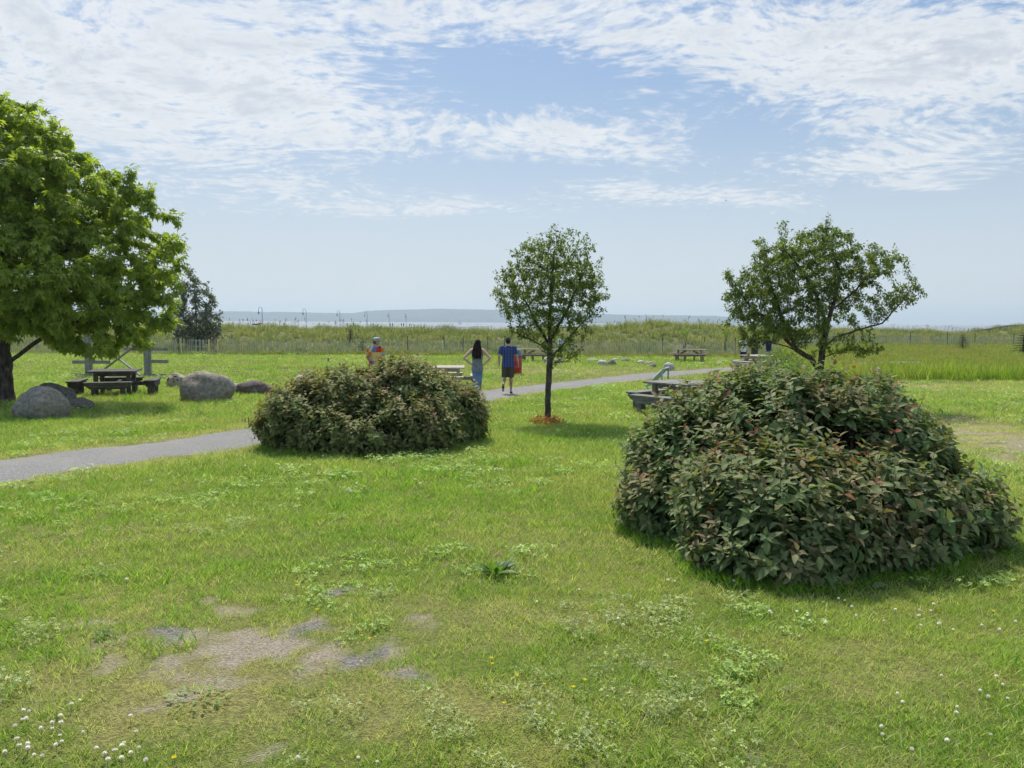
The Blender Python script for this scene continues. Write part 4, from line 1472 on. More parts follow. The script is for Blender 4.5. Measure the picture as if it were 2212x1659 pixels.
def square_table(loc, rz, label, wood, seed, brace=False):
    r = random.Random(seed)
    root = empty('picnic_table', loc, rz)
    tag(root, label, 'picnic table', 'wooden picnic tables on the lawn')
    w = MAT[wood]
    n, W = 8, 1.32
    for i in range(n):                                   # table top planks
        pw = W / n
        MB().box((0, 0, 0), (W * (1 + r.uniform(-.012, .012)), pw - .008, .045), bev=.006).build('plank', w, root, loc=(r.uniform(-.006, .006), (i - (n - 1) / 2) * pw, .735 + r.uniform(-.003, .003)))
    for sx in (-1, 1):
        for sy in (-1, 1):
            MB().box((0, 0, .36), (.115, .115, .70), bev=.008).build('leg', w, root, loc=(sx * .44, sy * .44, 0))
    for s in (-1, 1):
        MB().box((0, s * .44, .66), (.765, .045, .13), bev=.004).build('apron', w, root)
        MB().box((s * .44, 0, .66), (.045, .765, .13), bev=.004).build('apron', w, root)
    if brace:
        for s in (-1, 1):
            for q in (-1, 1):
                MB().bar((q * .40, s * .50, .30), (q * .10, s * .50, .64), .04, .09).build('brace', w, root)
    for k in range(4):                                   # four benches
        b = empty('bench', (0, 0, 0), k * math.pi / 2)
        b.parent = root
        for j in (-1, 1):
            MB().box((0, 0, 0), (1.26, .165, .045), bev=.006).build('plank', w, b, loc=(r.uniform(-.01, .01), -1.04 + j * .087, .445))
        mb = MB()
        for j in (-1, 1):
            bench_board(mb, .58, .26, .42, .04, Matrix.Identity(3), (0, -1.04 + j * .115, 0))
        mb.build('apron', w, b)
        for j in (-1, 1):
            MB().box((j * .38, -1.04, .20), (.12, .185, .42), bev=.006).build('leg', w, b)
        MB().box((0, 0, 0), (.09, .60, .12), bev=.005).build('stringer', w, b, loc=(0, -.72, .34))
    return root


def long_table(loc, rz, label, wood, seed, half=1.05):
    r = random.Random(seed)
    root = empty('picnic_table', loc, rz)
    tag(root, label, 'picnic table', 'wooden picnic tables on the lawn')
    w = MAT[wood]
    for i in range(5):
        MB().box((0, 0, 0), (half * 2, .165, .045), bev=.005).build('plank', w, root, loc=(r.uniform(-.01, .01), (i - 2) * .172, .735))
    for sx in (-.72, .72):
        for sy in (-.28, .28):
            MB().box((0, 0, 0), (.1, .1, .70), bev=.006).build('leg', w, root, loc=(sx * half / 1.05, sy, .36))
        MB().box((sx * half / 1.05, 0, .655), (.06, .74, .11), bev=.004).build('cleat', w, root)
        MB().box((sx * half / 1.05, 0, .36), (.06, 1.75, .11), bev=.004).build('crossbeam', w, root)
        MB().bar((sx * half / 1.05 * .88, 0, .42), (sx * .30, 0, .66), .05, .09).build('brace', w, root)
    for sy in (-1, 1):
        b = empty('bench', (0, sy * .74, 0)); b.parent = root
        for j in (-1, 1):
            MB().box((0, 0, 0), (half * 2.1, .15, .045), bev=.005).build('plank', w, b, loc=(0, j * .079, .445))
        MB().box((0, -.02, .385), (half * 1.9, .045, .07)).build('apron', w, b)
        for sx in (-.80, -.28, .28, .80):
            MB().box((sx * half, .04, .20), (.10, .10, .40), bev=.005).build('leg', w, b)
    return root


def on(x, y):
    return (x, y, tz(x, y))


square_table(on(-12.05, 23.3), R(17), 'weathered picnic table with painted-in shade and four benches under the big tree', 'dark_wood', 1)
square_table(on(4.12, 18.7), R(42), 'grey weathered picnic table half hidden by the large shrub', 'grey_wood', 2)
square_table(on(-2.35, 27.2), R(4), 'pale picnic table peeking out behind the bronze shrub', 'pale_wood', 3)
square_table(on(12.55, 39.3), R(28), 'sun bleached picnic table beside three people under the forked tree', 'pale_wood', 4, True)
pf = hit(1494, 781)
long_table(on(pf.x, pf.y + .6), R(-14), 'brown long picnic table in front of the long fence', 'brown_wood', 5)
pf = hit(1152, 781)
long_table(on(pf.x + .3, pf.y + .5), R(-4), 'long picnic table behind the red drum bin and slim tree', 'brown_wood', 6, 1.2)

# ---- wooden cross-braced frame behind the shaded table
fy = 32.0
pL = at(193, 820, fy); pR = at(320, 815, fy)
fr = empty('timber_frame', (pL.x, fy, tz(pL.x, fy)))
tag(fr, 'grey timber frame of posts, rails and crossed boards behind the shaded table', 'timber frame')
dx = pR.x - pL.x
for k, x0 in enumerate((0, dx)):
    p_ = empty('post', (x0, 0, 0)); p_.parent = fr
    for s in (-1, 1):
        MB().box((s * .075, 0, .92), (.135, .10, 1.9), bev=.006).build('board', MAT['frame_wood'], p_)
    MB().box((.02, -.075, .92), (.10, .045, 1.86), bev=.005).build('batten', MAT['frame_wood'], p_)
for (xa, xb, z0) in ((-.72, .85, .62), (-.5, 1.0, 1.16), (dx - 1.0, dx + .82, 1.18), (dx - .15, dx + .82, .66), (-.75, dx + .8, .08)):
    MB().box(((xa + xb) / 2, .085, z0), (xb - xa, .06, .14), bev=.006).build('rail', MAT['frame_wood'], fr)
MB().bar((.35, -.02, .10), (dx - .35, -.02, 1.42), .05, .15, .005, (0, 1, 0)).build('diagonal', MAT['frame_wood'], fr)
MB().bar((.35, .045, 1.42), (dx - .35, .045, .10), .05, .15, .005, (0, 1, 0)).build('diagonal', MAT['frame_wood'], fr)

# ---- pale green metal frame with a slanted ribbed panel
q_ = at(1440, 858, 24.2)
lb = empty('slanted_frame', on(q_.x - .33, 23.4), R(-20))
lb.scale = (.95, 1, .88)
tag(lb, 'pale green metal frame with a slanted ribbed panel behind the grey picnic table', 'metal frame')
g_ = MAT['green_metal']
WB = 1.25
for i in range(15):                       # ribs run down the slope
    y = -.05 + (i + .5) * WB / 15
    MB().bar((.0, y, .93), (-.46, y, .38), .07, .018).build('rib', g_, lb)
for y in (-.06, WB - .04):
    MB().loft([(.02, y, 0), (.02, y, .5), (.02, y, .945)], .030, 8).build('leg', g_, lb, True)
    MB().loft([(.02, y, .95), (-.47, y, .36), (-.42, y, .28), (-.20, y, 0)], .026, 8).build('side_rail', g_, lb, True)
MB().loft([(.02, -.06, .955), (.02, WB - .04, .955)], .032, 8).build('top_rail', g_, lb, True)
MB().loft([(-.47, -.06, .36), (-.47, WB - .04, .36)], .026, 8).build('bottom_rail', g_, lb, True)

# ---- drum bin
dr = empty('drum_bin', on(.15, 35.0))
tag(dr, 'red oil drum rubbish bin with grey domed lid behind the plaid shirt man', 'bin')
hts = [0, .01, .03, .27, .29, .31, .33, .55, .57, .59, .61, .80, .84]
rds = [.27, .285, .29, .29, .305, .305, .29, .29, .305, .305, .29, .29, .285]
MB().loft([(0, 0, h) for h in hts], rds, 28).build('drum', MAT['red_paint'], dr, True)
MB().loft([(0, 0, h) for h in (.835, .84, .87, .90, .905)], [.29, .315, .318, .312, .28], 28).build('lid_rim', MAT['grey_plastic'], dr, True)
lid = MB().loft([(0, 0, h) for h in (.905, .93, 1.06, 1.12, 1.16, 1.185)], [.285, .285, .275, .25, .17, .03], 28).build('lid', MAT['grey_plastic'], dr, True)
for a_ in (-90, 90):
    fl = MB().box((0, 0, 0), (.30, .02, .17), bev=.008).build('flap', MAT['grey_plastic'], lid)
    fl.location = (math.cos(R(a_)) * .275, math.sin(R(a_)) * .275, 1.0); fl.rotation_euler = (R(4 if a_ < 0 else -4), 0, 0)

# ---- small sign on the fence
sg = empty('small_sign', on(at(1211, 749, 56.2).x, 56.25))
tag(sg, 'small white sign with blue print standing in front of the long fence', 'sign')
MB().box((0, .03, .6), (.05, .03, 1.25)).build('post', MAT['dark_metal'], sg)
MB().box((0, 0, 1.08), (.46, .012, .42), bev=.004).build('panel', MAT['white'], sg)
MB().box((-.075, -.0085, 1.08), (.10, .004, .26)).build('print', MAT['sign_blue'], sg)
MB().box((.085, -.0085, 1.08), (.09, .004, .26)).build('print', MAT['sign_blue'], sg)
MB().box((0, -.0085, 1.07), (.05, .004, .07)).build('print', MAT['sign_blue'], sg)


# ---- sand fences
def fence(name, pts, spacing, label, n_single, seed, new_at=(), post_at=(), h=1.2, broken=()):
    r = random.Random(seed)
    root = empty(name, (pts[0][0], pts[0][1], tz(*pts[0])))
    tag(root, label, 'fence', 'slat and wire sand fences')
    off = Vector(root.location)
    P_ = np.array(pts, float)
    s = np.concatenate([[0], np.cumsum(np.hypot(np.diff(P_[:, 0]), np.diff(P_[:, 1])))])
    n = int(s[-1] / spacing)
    base = MB().box((0, 0, h / 2), (.048, .010, h)).mesh('picket'); base.materials.append(MAT['lath'])
    base2 = MB().box((0, 0, h / 2), (.085, .014, h * 1.06)).mesh('picket'); base2.materials.append(MAT['new_lath'])
    items = []
    for i in range(n):
        d = (i + .5) * spacing + r.uniform(-.02, .02)
        x, y = np.interp(d, s, P_[:, 0]), np.interp(d, s, P_[:, 1])
        ang = math.atan2(np.interp(d + .2, s, P_[:, 1]) - np.interp(d - .2, s, P_[:, 1]), np.interp(d + .2, s, P_[:, 0]) - np.interp(d - .2, s, P_[:, 0]))
        z = tz(x, y)
        u_ = x / y * FPX + IW / 2
        new = any(abs(u_ - a) < w for a, w in new_at)
        gone = any(abs(u_ - a) < w for a, w in broken)
        wave = mnoise.noise(Vector((d * .35, seed, 0))) * .10
        items.append((x, y, z - .05 + wave + r.uniform(-.03, .03), ang, r.gauss(0, .035) + mnoise.noise(Vector((d * .2, seed, 9))) * .12 + (r.uniform(.2, .5) if gone else 0), r.gauss(0, .04), new))
    order = sorted(range(n), key=lambda i: -(100 if items[i][6] else 0) + math.hypot(items[i][0], items[i][1]))
    single = set(order[:n_single])
    mb = MB()
    for i, (x, y, z, ang, ro, pi_, new) in enumerate(items):
        eul = Euler((pi_, ro, ang))
        if i in single:
            o = bpy.data.objects.new('picket', base2 if new else base)
            COL.objects.link(o); o.parent = root
            o.location = Vector((x, y, z)) - off; o.rotation_euler = eul
        else:
            M = eul.to_matrix()
            mb.box(Vector((x, y, z)) - off + M @ Vector((0, 0, h / 2)), (.042, .010, h), M)
    if mb.v:
        q = mb.build('pickets', MAT['lath'], root); q['kind'] = 'stuff'
    for hh in (.22, .62, 1.02):
        wp = []
        for d in np.arange(0, s[-1], .6):
            x, y = np.interp(d, s, P_[:, 0]), np.interp(d, s, P_[:, 1])
            wp.append(Vector((x, y - .008, tz(x, y) + hh * h / 1.2)) - off)
        MB().loft(wp, .006, 4).build('wire', MAT['wire'], root)
    for u_ in post_at:
        k = min(range(n), key=lambda i: abs(items[i][0] / items[i][1] * FPX + IW / 2 - u_))
        x, y = items[k][0], items[k][1]
        MB().box((0, 0, .72), (.05, .05, 1.55)).build('post', MAT['dark_metal'], root, loc=Vector((x, y + .05, tz(x, y) - .05)) - off, rot=(0, random.uniform(-.04, .04), 0))
    return root


fence('sand_fence', [(-47, 54.6), (-30, 55.6), (-12, 56.6), (4, 57.0), (16.5, 57.3), (21, 60)], .135, 'long grey slat fence running along the foot of the dune', 300, 5,
      new_at=[(392, 1.5), (452, 3.5), (470, 2), (520, 4), (568, 4), (605, 1.5), (843, 3), (1428, 2), (1585, 2), (1560, 1)], post_at=(880, 960, 1000, 1055, 1090, 1240, 1430, 1520, 1590))
fence('sand_fence', [(27, 74), (34, 85), (44, 86.5), (52, 87), (60, 86)], .14, 'slat fence crossing the meadow beyond the forked tree', 220, 6,
      new_at=[(2000, 8), (2098, 4)], post_at=(1965, 2045, 2105, 2188), broken=[(2110, 12)])
cr = [(-9.5, 74.6), (-6.5, 75.0), (-2.0, 75.2)]
fence('sand_fence', cr, .16, 'far slat fence topping the dune crest behind the bronze shrub', 60, 7, h=.75)
fence('sand_fence', [(58, 104), (63.5, 104.5)], .28, 'leaning broken slats on the crest by the boardwalk', 24, 8, h=1.1, broken=[(2060, 60)])

# ---- boardwalk with rail at the right edge
bw0, bw1, bw2 = at(2112, 716, 104), at(2184, 703.5, 104.5), at(2260, 703, 105)
bw = empty('boardwalk', (bw0.x, bw0.y, tz(bw0.x, bw0.y)))
tag(bw, 'grey wooden boardwalk ramp with handrail climbing over the dune', 'boardwalk')
off = Vector(bw.location)
for a_, b_2 in ((bw0, bw1), (bw1, bw2)):
    MB().bar(a_ - off, b_2 - off, .09, .12).build('handrail', MAT['grey_wood'], bw)
    MB().bar(a_ - off + Vector((0, .9, 0)), b_2 - off + Vector((0, .9, 0)), .09, .12).build('handrail', MAT['grey_wood'], bw)
    dvec = b_2 - a_
    n_ = max(4, int(dvec.length / .3))
    mbp = MB().box((0, 0, 0), (.27, 1.2, .05)).mesh('plank'); mbp.materials.append(MAT['grey_wood'])
    for i in range(n_):
        q = a_ + dvec * ((i + .5) / n_) - off + Vector((0, .45, -.55))
        o = bpy.data.objects.new('plank', mbp); COL.objects.link(o); o.parent = bw; o.location = q
        o.rotation_euler = (0, -math.atan2(dvec.z, dvec.x), 0)
    for i in range(4):
        q = a_ + dvec * (i / 3 * .98 + .01) - off
        MB().box((0, 0, -.42), (.09, .09, .84)).build('post', MAT['grey_wood'], bw, loc=q)
        MB().box((0, 0, -.42), (.09, .09, .84)).build('post', MAT['grey_wood'], bw, loc=q + Vector((0, .9, 0)))

# ---- pier with lamps
PIER_Z = -.62
pier = empty('pier', (-60, 175, PIER_Z))
tag(pier, 'long concrete pier reaching into the sea beyond the dune', 'pier')
L0, L1 = Vector((-61.5, 150, PIER_Z)), Vector((-43.2, 336, PIER_Z))
o0 = Vector(pier.location)
MB().bar(L0 - o0 + Vector((2.2, 0, -.2)), L1 - o0 + Vector((2.2, 0, -.2)), 5.5, .4).build('deck', MAT['concrete'], pier)
dirp = (L1 - L0)
for i in range(12):
    q = L0 + dirp * (i / 11) - o0
    for s in (0, 4.2):
        MB().loft([q + Vector((s, 0, -4.2)), q + Vector((s, 0, -.42))], .3, 10).build('pile', MAT['concrete'], pier, True)

ORD = ['first', 'second', 'third', 'fourth', 'fifth', 'sixth']
lamp_mesh = {}
pole = MB().loft([(0, 0, 0), (0, 0, .3), (0, 0, .32), (0, 0, 5.2)], [.14, .14, .085, .07], 8).mesh('pole', True); pole.materials.append(MAT['lamp_blue'])
arc = [(0, 0, 4.6), (-.03, 0, 5.0)] + [(-.44 + .40 * math.cos(a), 0, 5.13 + .54 * math.sin(a)) for a in np.linspace(.15, math.pi, 9)] + [(-.84, 0, 4.85)]
arm = MB().loft(arc, .05, 6).mesh('arm', True); arm.materials.append(MAT['lamp_blue'])
hd = MB().loft([(-.84, 0, z) for z in (4.85, 4.6, 4.5, 4.42, 4.40, 4.22, 4.20, 4.16)], [.05, .07, .10, .24, .13, .16, .38, .14], 12).mesh('lamp_shade', True); hd.materials.append(MAT['lamp_blue'])
gl = MB().ball((-.84, 0, 4.02), .19).mesh('globe', True); gl.materials.append(MAT['frost'])
for i, (u, v) in enumerate([(566, 663), (661, 667), (734, 671), (793, 674), (840.5, 676), (877.5, 677.5)]):
    Y = [183, 209, 238, 267, 295, 322][i]
    top = at(u, v, Y)
    ht = (top.z - PIER_Z) / 5.67
    lp = empty('pier_lamp', (top.x, Y, PIER_Z), [0, 0, R(8), R(10), R(66), R(70)][i])
    lp.scale = (ht, ht, ht)
    tag(lp, 'blue gooseneck pier lamp, %s from the dark tree' % ORD[i], 'lamp post', 'blue gooseneck lamps on the pier')
    for nm, me_ in (('pole', pole), ('arm', arm), ('lamp_shade', hd), ('globe', gl)):
        o = bpy.data.objects.new(nm, me_); COL.objects.link(o); o.parent = lp

# beached boat beside the first lamp
bt = at(555, 698, 150)
bo = empty('small_boat', (bt.x, 150, bt.z - .3))
bo.scale = (.62, .62, .62)
tag(bo, 'small dark boat with a pink cover beside the first pier lamp', 'boat')
MB().loft([(-1.6, 0, .28), (-1.2, 0, .12), (0, 0, .05), (1.1, 0, .10), (1.5, 0, .2)], [(.05, .1), (.35, .25), (.5, .3), (.4, .26), (.3, .2)], 10, ref=(0, 1, 0)).build('hull', MAT['dark_metal'], bo, True)
MAT['pink'] = plain_mat('pink_cover', (.5, .18, .24), .8, .2)
MB().ball((1.0, 0, .42), (.85, .4, .24)).build('cover', MAT['pink'], bo, True)
MB().loft([(-.15, 0, .2), (-.15, 0, 1.3)], .03, 6).build('mast', MAT['dark_metal'], bo)
MB().ball((-.15, 0, 1.38), .22).build('float', MAT['grey_plastic'], bo, True)
MB().loft([(-1.35, 0, .2), (-1.35, 0, 2.2)], .022, 6).build('rod', MAT['dark_metal'], bo)
# far sail boat
sb = at(993, 694.5, 1500)
so = empty('sail_boat', (sb.x, 1500, SEA_Z))
tag(so, 'tiny white sail boat far out under the hills', 'boat')
MB().loft([(-4, 0, .9), (-3, 0, .5), (0, 0, .4), (3.6, 0, .7)], [(.2, .3), (1.1, .6), (1.3, .7), (.9, .6)], 10, ref=(0, 1, 0)).build('hull', MAT['white'], so, True)
MB().loft([(0, 0, .5), (0, 0, 11)], .08, 6).build('mast', MAT['white'], so)
MB().prism([(.15, 1.4), (3.3, 1.4), (.15, 10.6)], .05).build('sail', MAT['white'], so)
MB().prism([(-.15, 1.3), (-.15, 9.4), (-3.2, 1.3)], .05).build('sail', MAT['white'], so)


# ---- gulls
MAT['gull'] = plain_mat('gull', (.10, .10, .11), .8, .2)
def gull(u, v, Y, s, rz, label):
    g = at(u, v, Y)
    o = MB()
    o.loft([(0, -.28, 0), (0, -.15, .02), (0, .05, .03), (0, .2, .01), (0, .36, 0)], [.02, .06, .075, .05, .015], 8)
    for k in (-1, 1):
        a = [(0, .02, .03), (k * .28, .05, .14), (k * .52, -.02, .10), (k * .72, -.14, .05)]
        for i in range(3):
            w0, w1 = (.11, .09, .055)[i], (.09, .055, .008)[i]
            n0 = len(o.v)
            for (q, w) in ((a[i], w0), (a[i + 1], w1)):
                o.v += [(q[0], q[1] - w, q[2] - .006), (q[0], q[1] + w, q[2] - .006), (q[0], q[1] + w, q[2] + .006), (q[0], q[1] - w, q[2] + .006)]
            o.f += [tuple(n0 + j for j in f) for f in ((0, 1, 5, 4), (1, 2, 6, 5), (2, 3, 7, 6), (3, 0, 4, 7), (0, 3, 2, 1), (4, 5, 6, 7))]
    b = o.build('gull', MAT['gull'])
    b.location = g; b.scale = (s, s, s); b.rotation_euler = (R(12), R(10), rz)
    tag(b, label, 'bird', 'gulls in the sky')


gull(1568, 433, 150, .62, R(40), 'dark gull gliding above the gap left of the forked tree')
gull(1195, 444, 150, .42, R(-30), 'dark gull flying just above the slim young tree')
gull(1370, 600, 150, .34, R(10), 'small gull low in the sky between the two small trees')


# ---- small plants
def blades_plant(name, loc, n, h, spread, w, cols, mat, label, cat, seed, leafy=False, singles=True, group=None, droop=.35):
    r = np.random.default_rng(seed)
    root = empty(name, loc)
    tag(root, label, cat, group)
    V, T = leaf_template(w, droop, .06)
    az = r.uniform(0, 2 * np.pi, n); el = r.uniform(.35, 1.25, n)
    d = np.stack([np.cos(az) * np.cos(el), np.sin(az) * np.cos(el), np.sin(el)], 1)
    P_ = np.stack([np.cos(az) * spread * r.uniform(0, .5, n), np.sin(az) * spread * r.uniform(0, .5, n), np.zeros(n) + .01], 1)
    if leafy:
        el = r.uniform(-.1, .6, n); d = np.stack([np.cos(az) * np.cos(el), np.sin(az) * np.cos(el), np.sin(el)], 1)
        P_[:, 2] += r.uniform(0, .6, n) * h
        P_[:, :2] *= 1.8
    S = h * r.uniform(.55, 1.1, n)
    c = cols[0] + (cols[1] - cols[0]) * r.uniform(size=(n, 1))
    Rm = frames(d, unit(np.array([0, 0, 1.0]) + d * .2 + r.normal(size=(n, 3)) * .1))
    if singles:
        leaf_parts(root, V, T, Rm, S, P_, c, mat, nvar=5)
    else:
        W, TT, C = place(V, T, Rm, S, P_, c)
        f = add('foliage', np_mesh('foliage', W, TT, {'col': ('FLOAT_COLOR', C)}), mat, root); f['kind'] = 'stuff'
    return root


C_ = lambda *a: [np.array(q) for q in a]
w0 = hit(1072, 1243)
blades_plant('dock_weed', on(w0.x, w0.y), 16, .17, .08, .36, C_((.06, .15, .03), (.15, .27, .05)), MAT['tree_leaf'], 'dark leafy dock weed standing alone in the middle of the lawn', 'weed', 3)
w0 = hit(430, 1515)
blades_plant('leafy_weed', on(w0.x, w0.y), 70, .038, .17, .42, C_((.18, .29, .06), (.30, .42, .11)), MAT['tree_leaf'], 'low bright leafy weed below the bare gravel patch', 'weed', 4, leafy=True, droop=.1)
w0 = hit(215, 1385)
blades_plant('leafy_weed', on(w0.x, w0.y + .05), 60, .036, .12, .45, C_((.17, .26, .09), (.26, .34, .13)), MAT['tree_leaf'], 'small pale green weed at the end of the bare patch', 'weed', 5)
for k, (u, v) in enumerate([(640, 985), (1660, 1262), (1555, 1215)]):
    w0 = hit(u, v)
    blades_plant('grass_weed', on(w0.x, w0.y), 12, .16, .05, .2, C_((.14, .26, .03), (.24, .36, .05)), MAT['tree_leaf'],
                 ['light green weed sprouting in front of the bronze shrub', 'light green weed at the front foot of the large shrub', 'light green weed at the side foot of the large shrub'][k], 'weed', 6 + k)
# rusty dry weeds round the slim tree
w0 = hit(1183, 918)
rr_ = np.random.default_rng(5)
rt = empty('dry_weeds', on(w0.x, w0.y)); tag(rt, 'rust orange withered weeds ringing the slim tree trunk', 'weeds')
n = 900
az = rr_.uniform(0, 6.28, n); rd_ = np.abs(rr_.normal(.20, .10, n))
P_ = np.stack([np.cos(az) * rd_ * 1.15, np.sin(az) * rd_ + .1, rr_.uniform(0, .16, n) * np.exp(-(rd_ - .18) ** 2 / .03)], 1)
d = unit(rr_.normal(size=(n, 3)) + np.array([0, 0, .6]))
V, T = leaf_template(.3, .1, .05, simple=True)
cc = np.array([.26, .085, .03]) + (np.array([.40, .17, .07]) - np.array([.26, .085, .03])) * rr_.uniform(size=(n, 1))
W, TT, C = place(V, T, frames(d, unit(rr_.normal(size=(n, 3)))), rr_.uniform(.035, .075, n), P_, cc)
f_ = add('foliage', np_mesh('foliage', W, TT, {'col': ('FLOAT_COLOR', C)}), MAT['tree_leaf'], rt); f_['kind'] = 'stuff'
w0 = hit(48, 872)
blades_plant('leafy_sapling', on(w0.x, w0.y + .8), 60, .20, .28, .5, C_((.10, .17, .03), (.17, .26, .05)), MAT['tree_leaf'], 'leafy sucker growing beside the big tree trunk above the boulders', 'sapling', 15, leafy=True)


def shrub(name, c, rads, n, leaf, pal, label, seed, cat='shrub', mat='tree_leaf', stem=True, group=None):
    r = np.random.default_rng(seed)
    root = empty(name, on(c[0], c[1])); tag(root, label, cat, group)
    d = unit(r.normal(size=(n, 3))); u = r.uniform(.35, 1, n) ** .5
    lump = 1 + (vnoise(d[:, 0] * 2 + 5, d[:, 1] * 2 + d[:, 2] * 2 + 5, .5, seed, 2) - .5) * .6
    P_ = d * (u * lump)[:, None] * np.array(rads) + np.array([0, 0, c[2]])
    P_ = P_[P_[:, 2] > .02]; n = len(P_)
    ld = unit(P_ - np.array([0, 0, c[2] * .5]) + r.normal(size=(n, 3)) * .5)
    cc = pal[0] + (pal[1] - pal[0]) * r.uniform(size=(n, 1))
    V, T = SIMPLE
    W, TT, C = place(V, T, frames(ld, unit(np.array([0, 0, 1.0]) + r.normal(size=(n, 3)) * .5)), leaf * r.uniform(.6, 1.3, n), P_, cc)
    f = add('crown' if stem else 'foliage', np_mesh('foliage', W, TT, {'col': ('FLOAT_COLOR', C)}), MAT[mat], root); f['kind'] = 'stuff'
    ch = []
    for i in r.choice(n, min(n, 9 if stem else 40), replace=False):
        ch.append((np.stack([[r.normal() * .04, r.normal() * .04, 0], P_[i] * .5 + np.array([0, 0, .05]), P_[i]]), np.array([.02, .012, .005]) * (1 if stem else .6), 4))
    s = add('stems', tubes_mesh('stems', ch), MAT['bark'], root); s['kind'] = 'stuff'
    return root


GP = C_((.10, .16, .04), (.20, .27, .075))
sx = at(1685, 790, 35.0)
shrub('round_shrub', (sx.x, 35.0, .42), (1.05, .9, .72), 3600, .10, GP, 'rounded pale green shrub beside the bleached picnic table', 41)
sx = at(1712, 795, 33.0)
shrub('round_shrub', (sx.x, 33.0, .25), (.9, .7, .5), 2200, .10, C_((.12, .22, .03), (.22, .33, .05)), 'low bright green shrub in front of the round shrub by the forked tree', 42)
YG = C_((.16, .27, .03), (.27, .38, .06))
for k, (u, v, Y, h) in enumerate([(1478, 733, 59, 1.9), (1567, 731, 59.3, 1.9)]):
    sx = at(u, v, Y)
    root = shrub('sapling', (sx.x, Y, h - .15), (.34 if k == 0 else .22, .3, .24), 260, .10, YG,
                 ['bright green sapling with a wide top behind the long picnic table', 'narrow bright green sapling at the end of the long fence'][k], 50 + k, 'sapling')
SPR = C_((.03, .07, .035), (.06, .11, .05))


def spruce(u, v, Y, h, label, seed, col=SPR, wide=.38):
    r = np.random.default_rng(seed)
    g = at(u, v, Y)
    root = empty('young_spruce', on(g.x, Y)); tag(root, label, 'conifer', 'young conifers on the dune')
    P_, D_, S_ = [], [], []
    for k in range(9):
        z = h * (.08 + .88 * k / 9); L = h * wide * (1 - k / 9.6)
        nb = 9
        for b in range(nb):
            a = 6.28 * b / nb + k * .5 + r.uniform(-.2, .2)
            for s in np.linspace(.12, 1, 12):
                q = np.array([math.cos(a) * L * s, math.sin(a) * L * s, z - .18 * L * s + r.normal() * .015])
                for w in (-1, 1):
                    P_.append(q); D_.append([math.cos(a + w * .8), math.sin(a + w * .8), .12]); S_.append(.13 * h * r.uniform(.6, 1.1))
    P_, D_, S_ = np.array(P_), unit(np.array(D_)), np.array(S_)
    V, T = leaf_template(.30, .15, .05, simple=True)
    cc = col[0] + (col[1] - col[0]) * r.uniform(size=(len(P_), 1))
    W, TT, C = place(V, T, frames(D_, np.tile([0, 0, 1.0], (len(P_), 1))), S_, P_, cc)
    f = add('crown', np_mesh('crown', W, TT, {'col': ('FLOAT_COLOR', C)}), MAT['dark_leaf'], root); f['kind'] = 'stuff'
    MB().loft([(0, 0, 0), (0, 0, h * .5), (0, 0, h)], [.05 * h, .03 * h, .005], 6).build('trunk', MAT['bark'], root)


spruce(757, 735, 66, 1.25, 'small dark spruce on the dune slope behind the fence', 61)
spruce(782, 745, 58.6, 1.15, 'small dark spruce right behind the fence slats', 62)
spruce(2079, 748, 76, 1.6, 'young olive conifer in the meadow in front of the far fence', 63, C_((.07, .11, .035), (.13, .17, .05)), .45)
spruce(2210, 757, 66, 2.1, 'young conifer at the edge of the meadow by the boardwalk', 64, C_((.05, .10, .03), (.20, .24, .05)), .5)
MAT['seed'] = plain_mat('seed_stalk', (.25, .22, .13), .9, .1)
# seed stalks standing above the crest
rr_ = np.random.default_rng(77)
ch = []
for u in list(rr_.uniform(495, 800, 60)) + list(rr_.uniform(1240, 1600, 60)) + list(rr_.uniform(1790, 2060, 50)):
    Y = (76 if u < 1650 else 106) + rr_.uniform(-3, 3)
    x = at(u, 700, Y).x; z = tz(x, Y); h = rr_.uniform(.6, 1.15); l = rr_.normal(0, .18)
    ch.append((np.array([[x, Y, z], [x + l * .3, Y, z + h * .6], [x + l, Y, z + h]]), np.array([.009, .009, .006]), 3))
    ch.append((np.array([[x + l * .65, Y, z + h * .78], [x + l * .9, Y, z + h * .92], [x + l * 1.05, Y, z + h * 1.06]]), np.array([.008, .03, .006]), 4))
tag(add('seed_stalks', tubes_mesh('seed_stalks', ch), MAT['seed']), 'thin seed stalks rising above the dune crest', 'grass', kind='stuff')

# ---- clover and buttercup flowers
def petal_mat(name, c1, c2):
    m, t, out = new_mat(name)
    c = t.mix(t.ss(t.n('ShaderNodeSeparateXYZ', i_0=obc(t)).outputs[2], .038, .052), c1, c2)
    d = t.n('ShaderNodeBsdfDiffuse', i_Color=c); r = t.n('ShaderNodeBsdfTranslucent', i_Color=c)
    t.put(out.inputs[0], t.n('ShaderNodeMixShader', i_0=.55, i_1=d.outputs[0], i_2=r.outputs[0]).outputs[0])
    return m


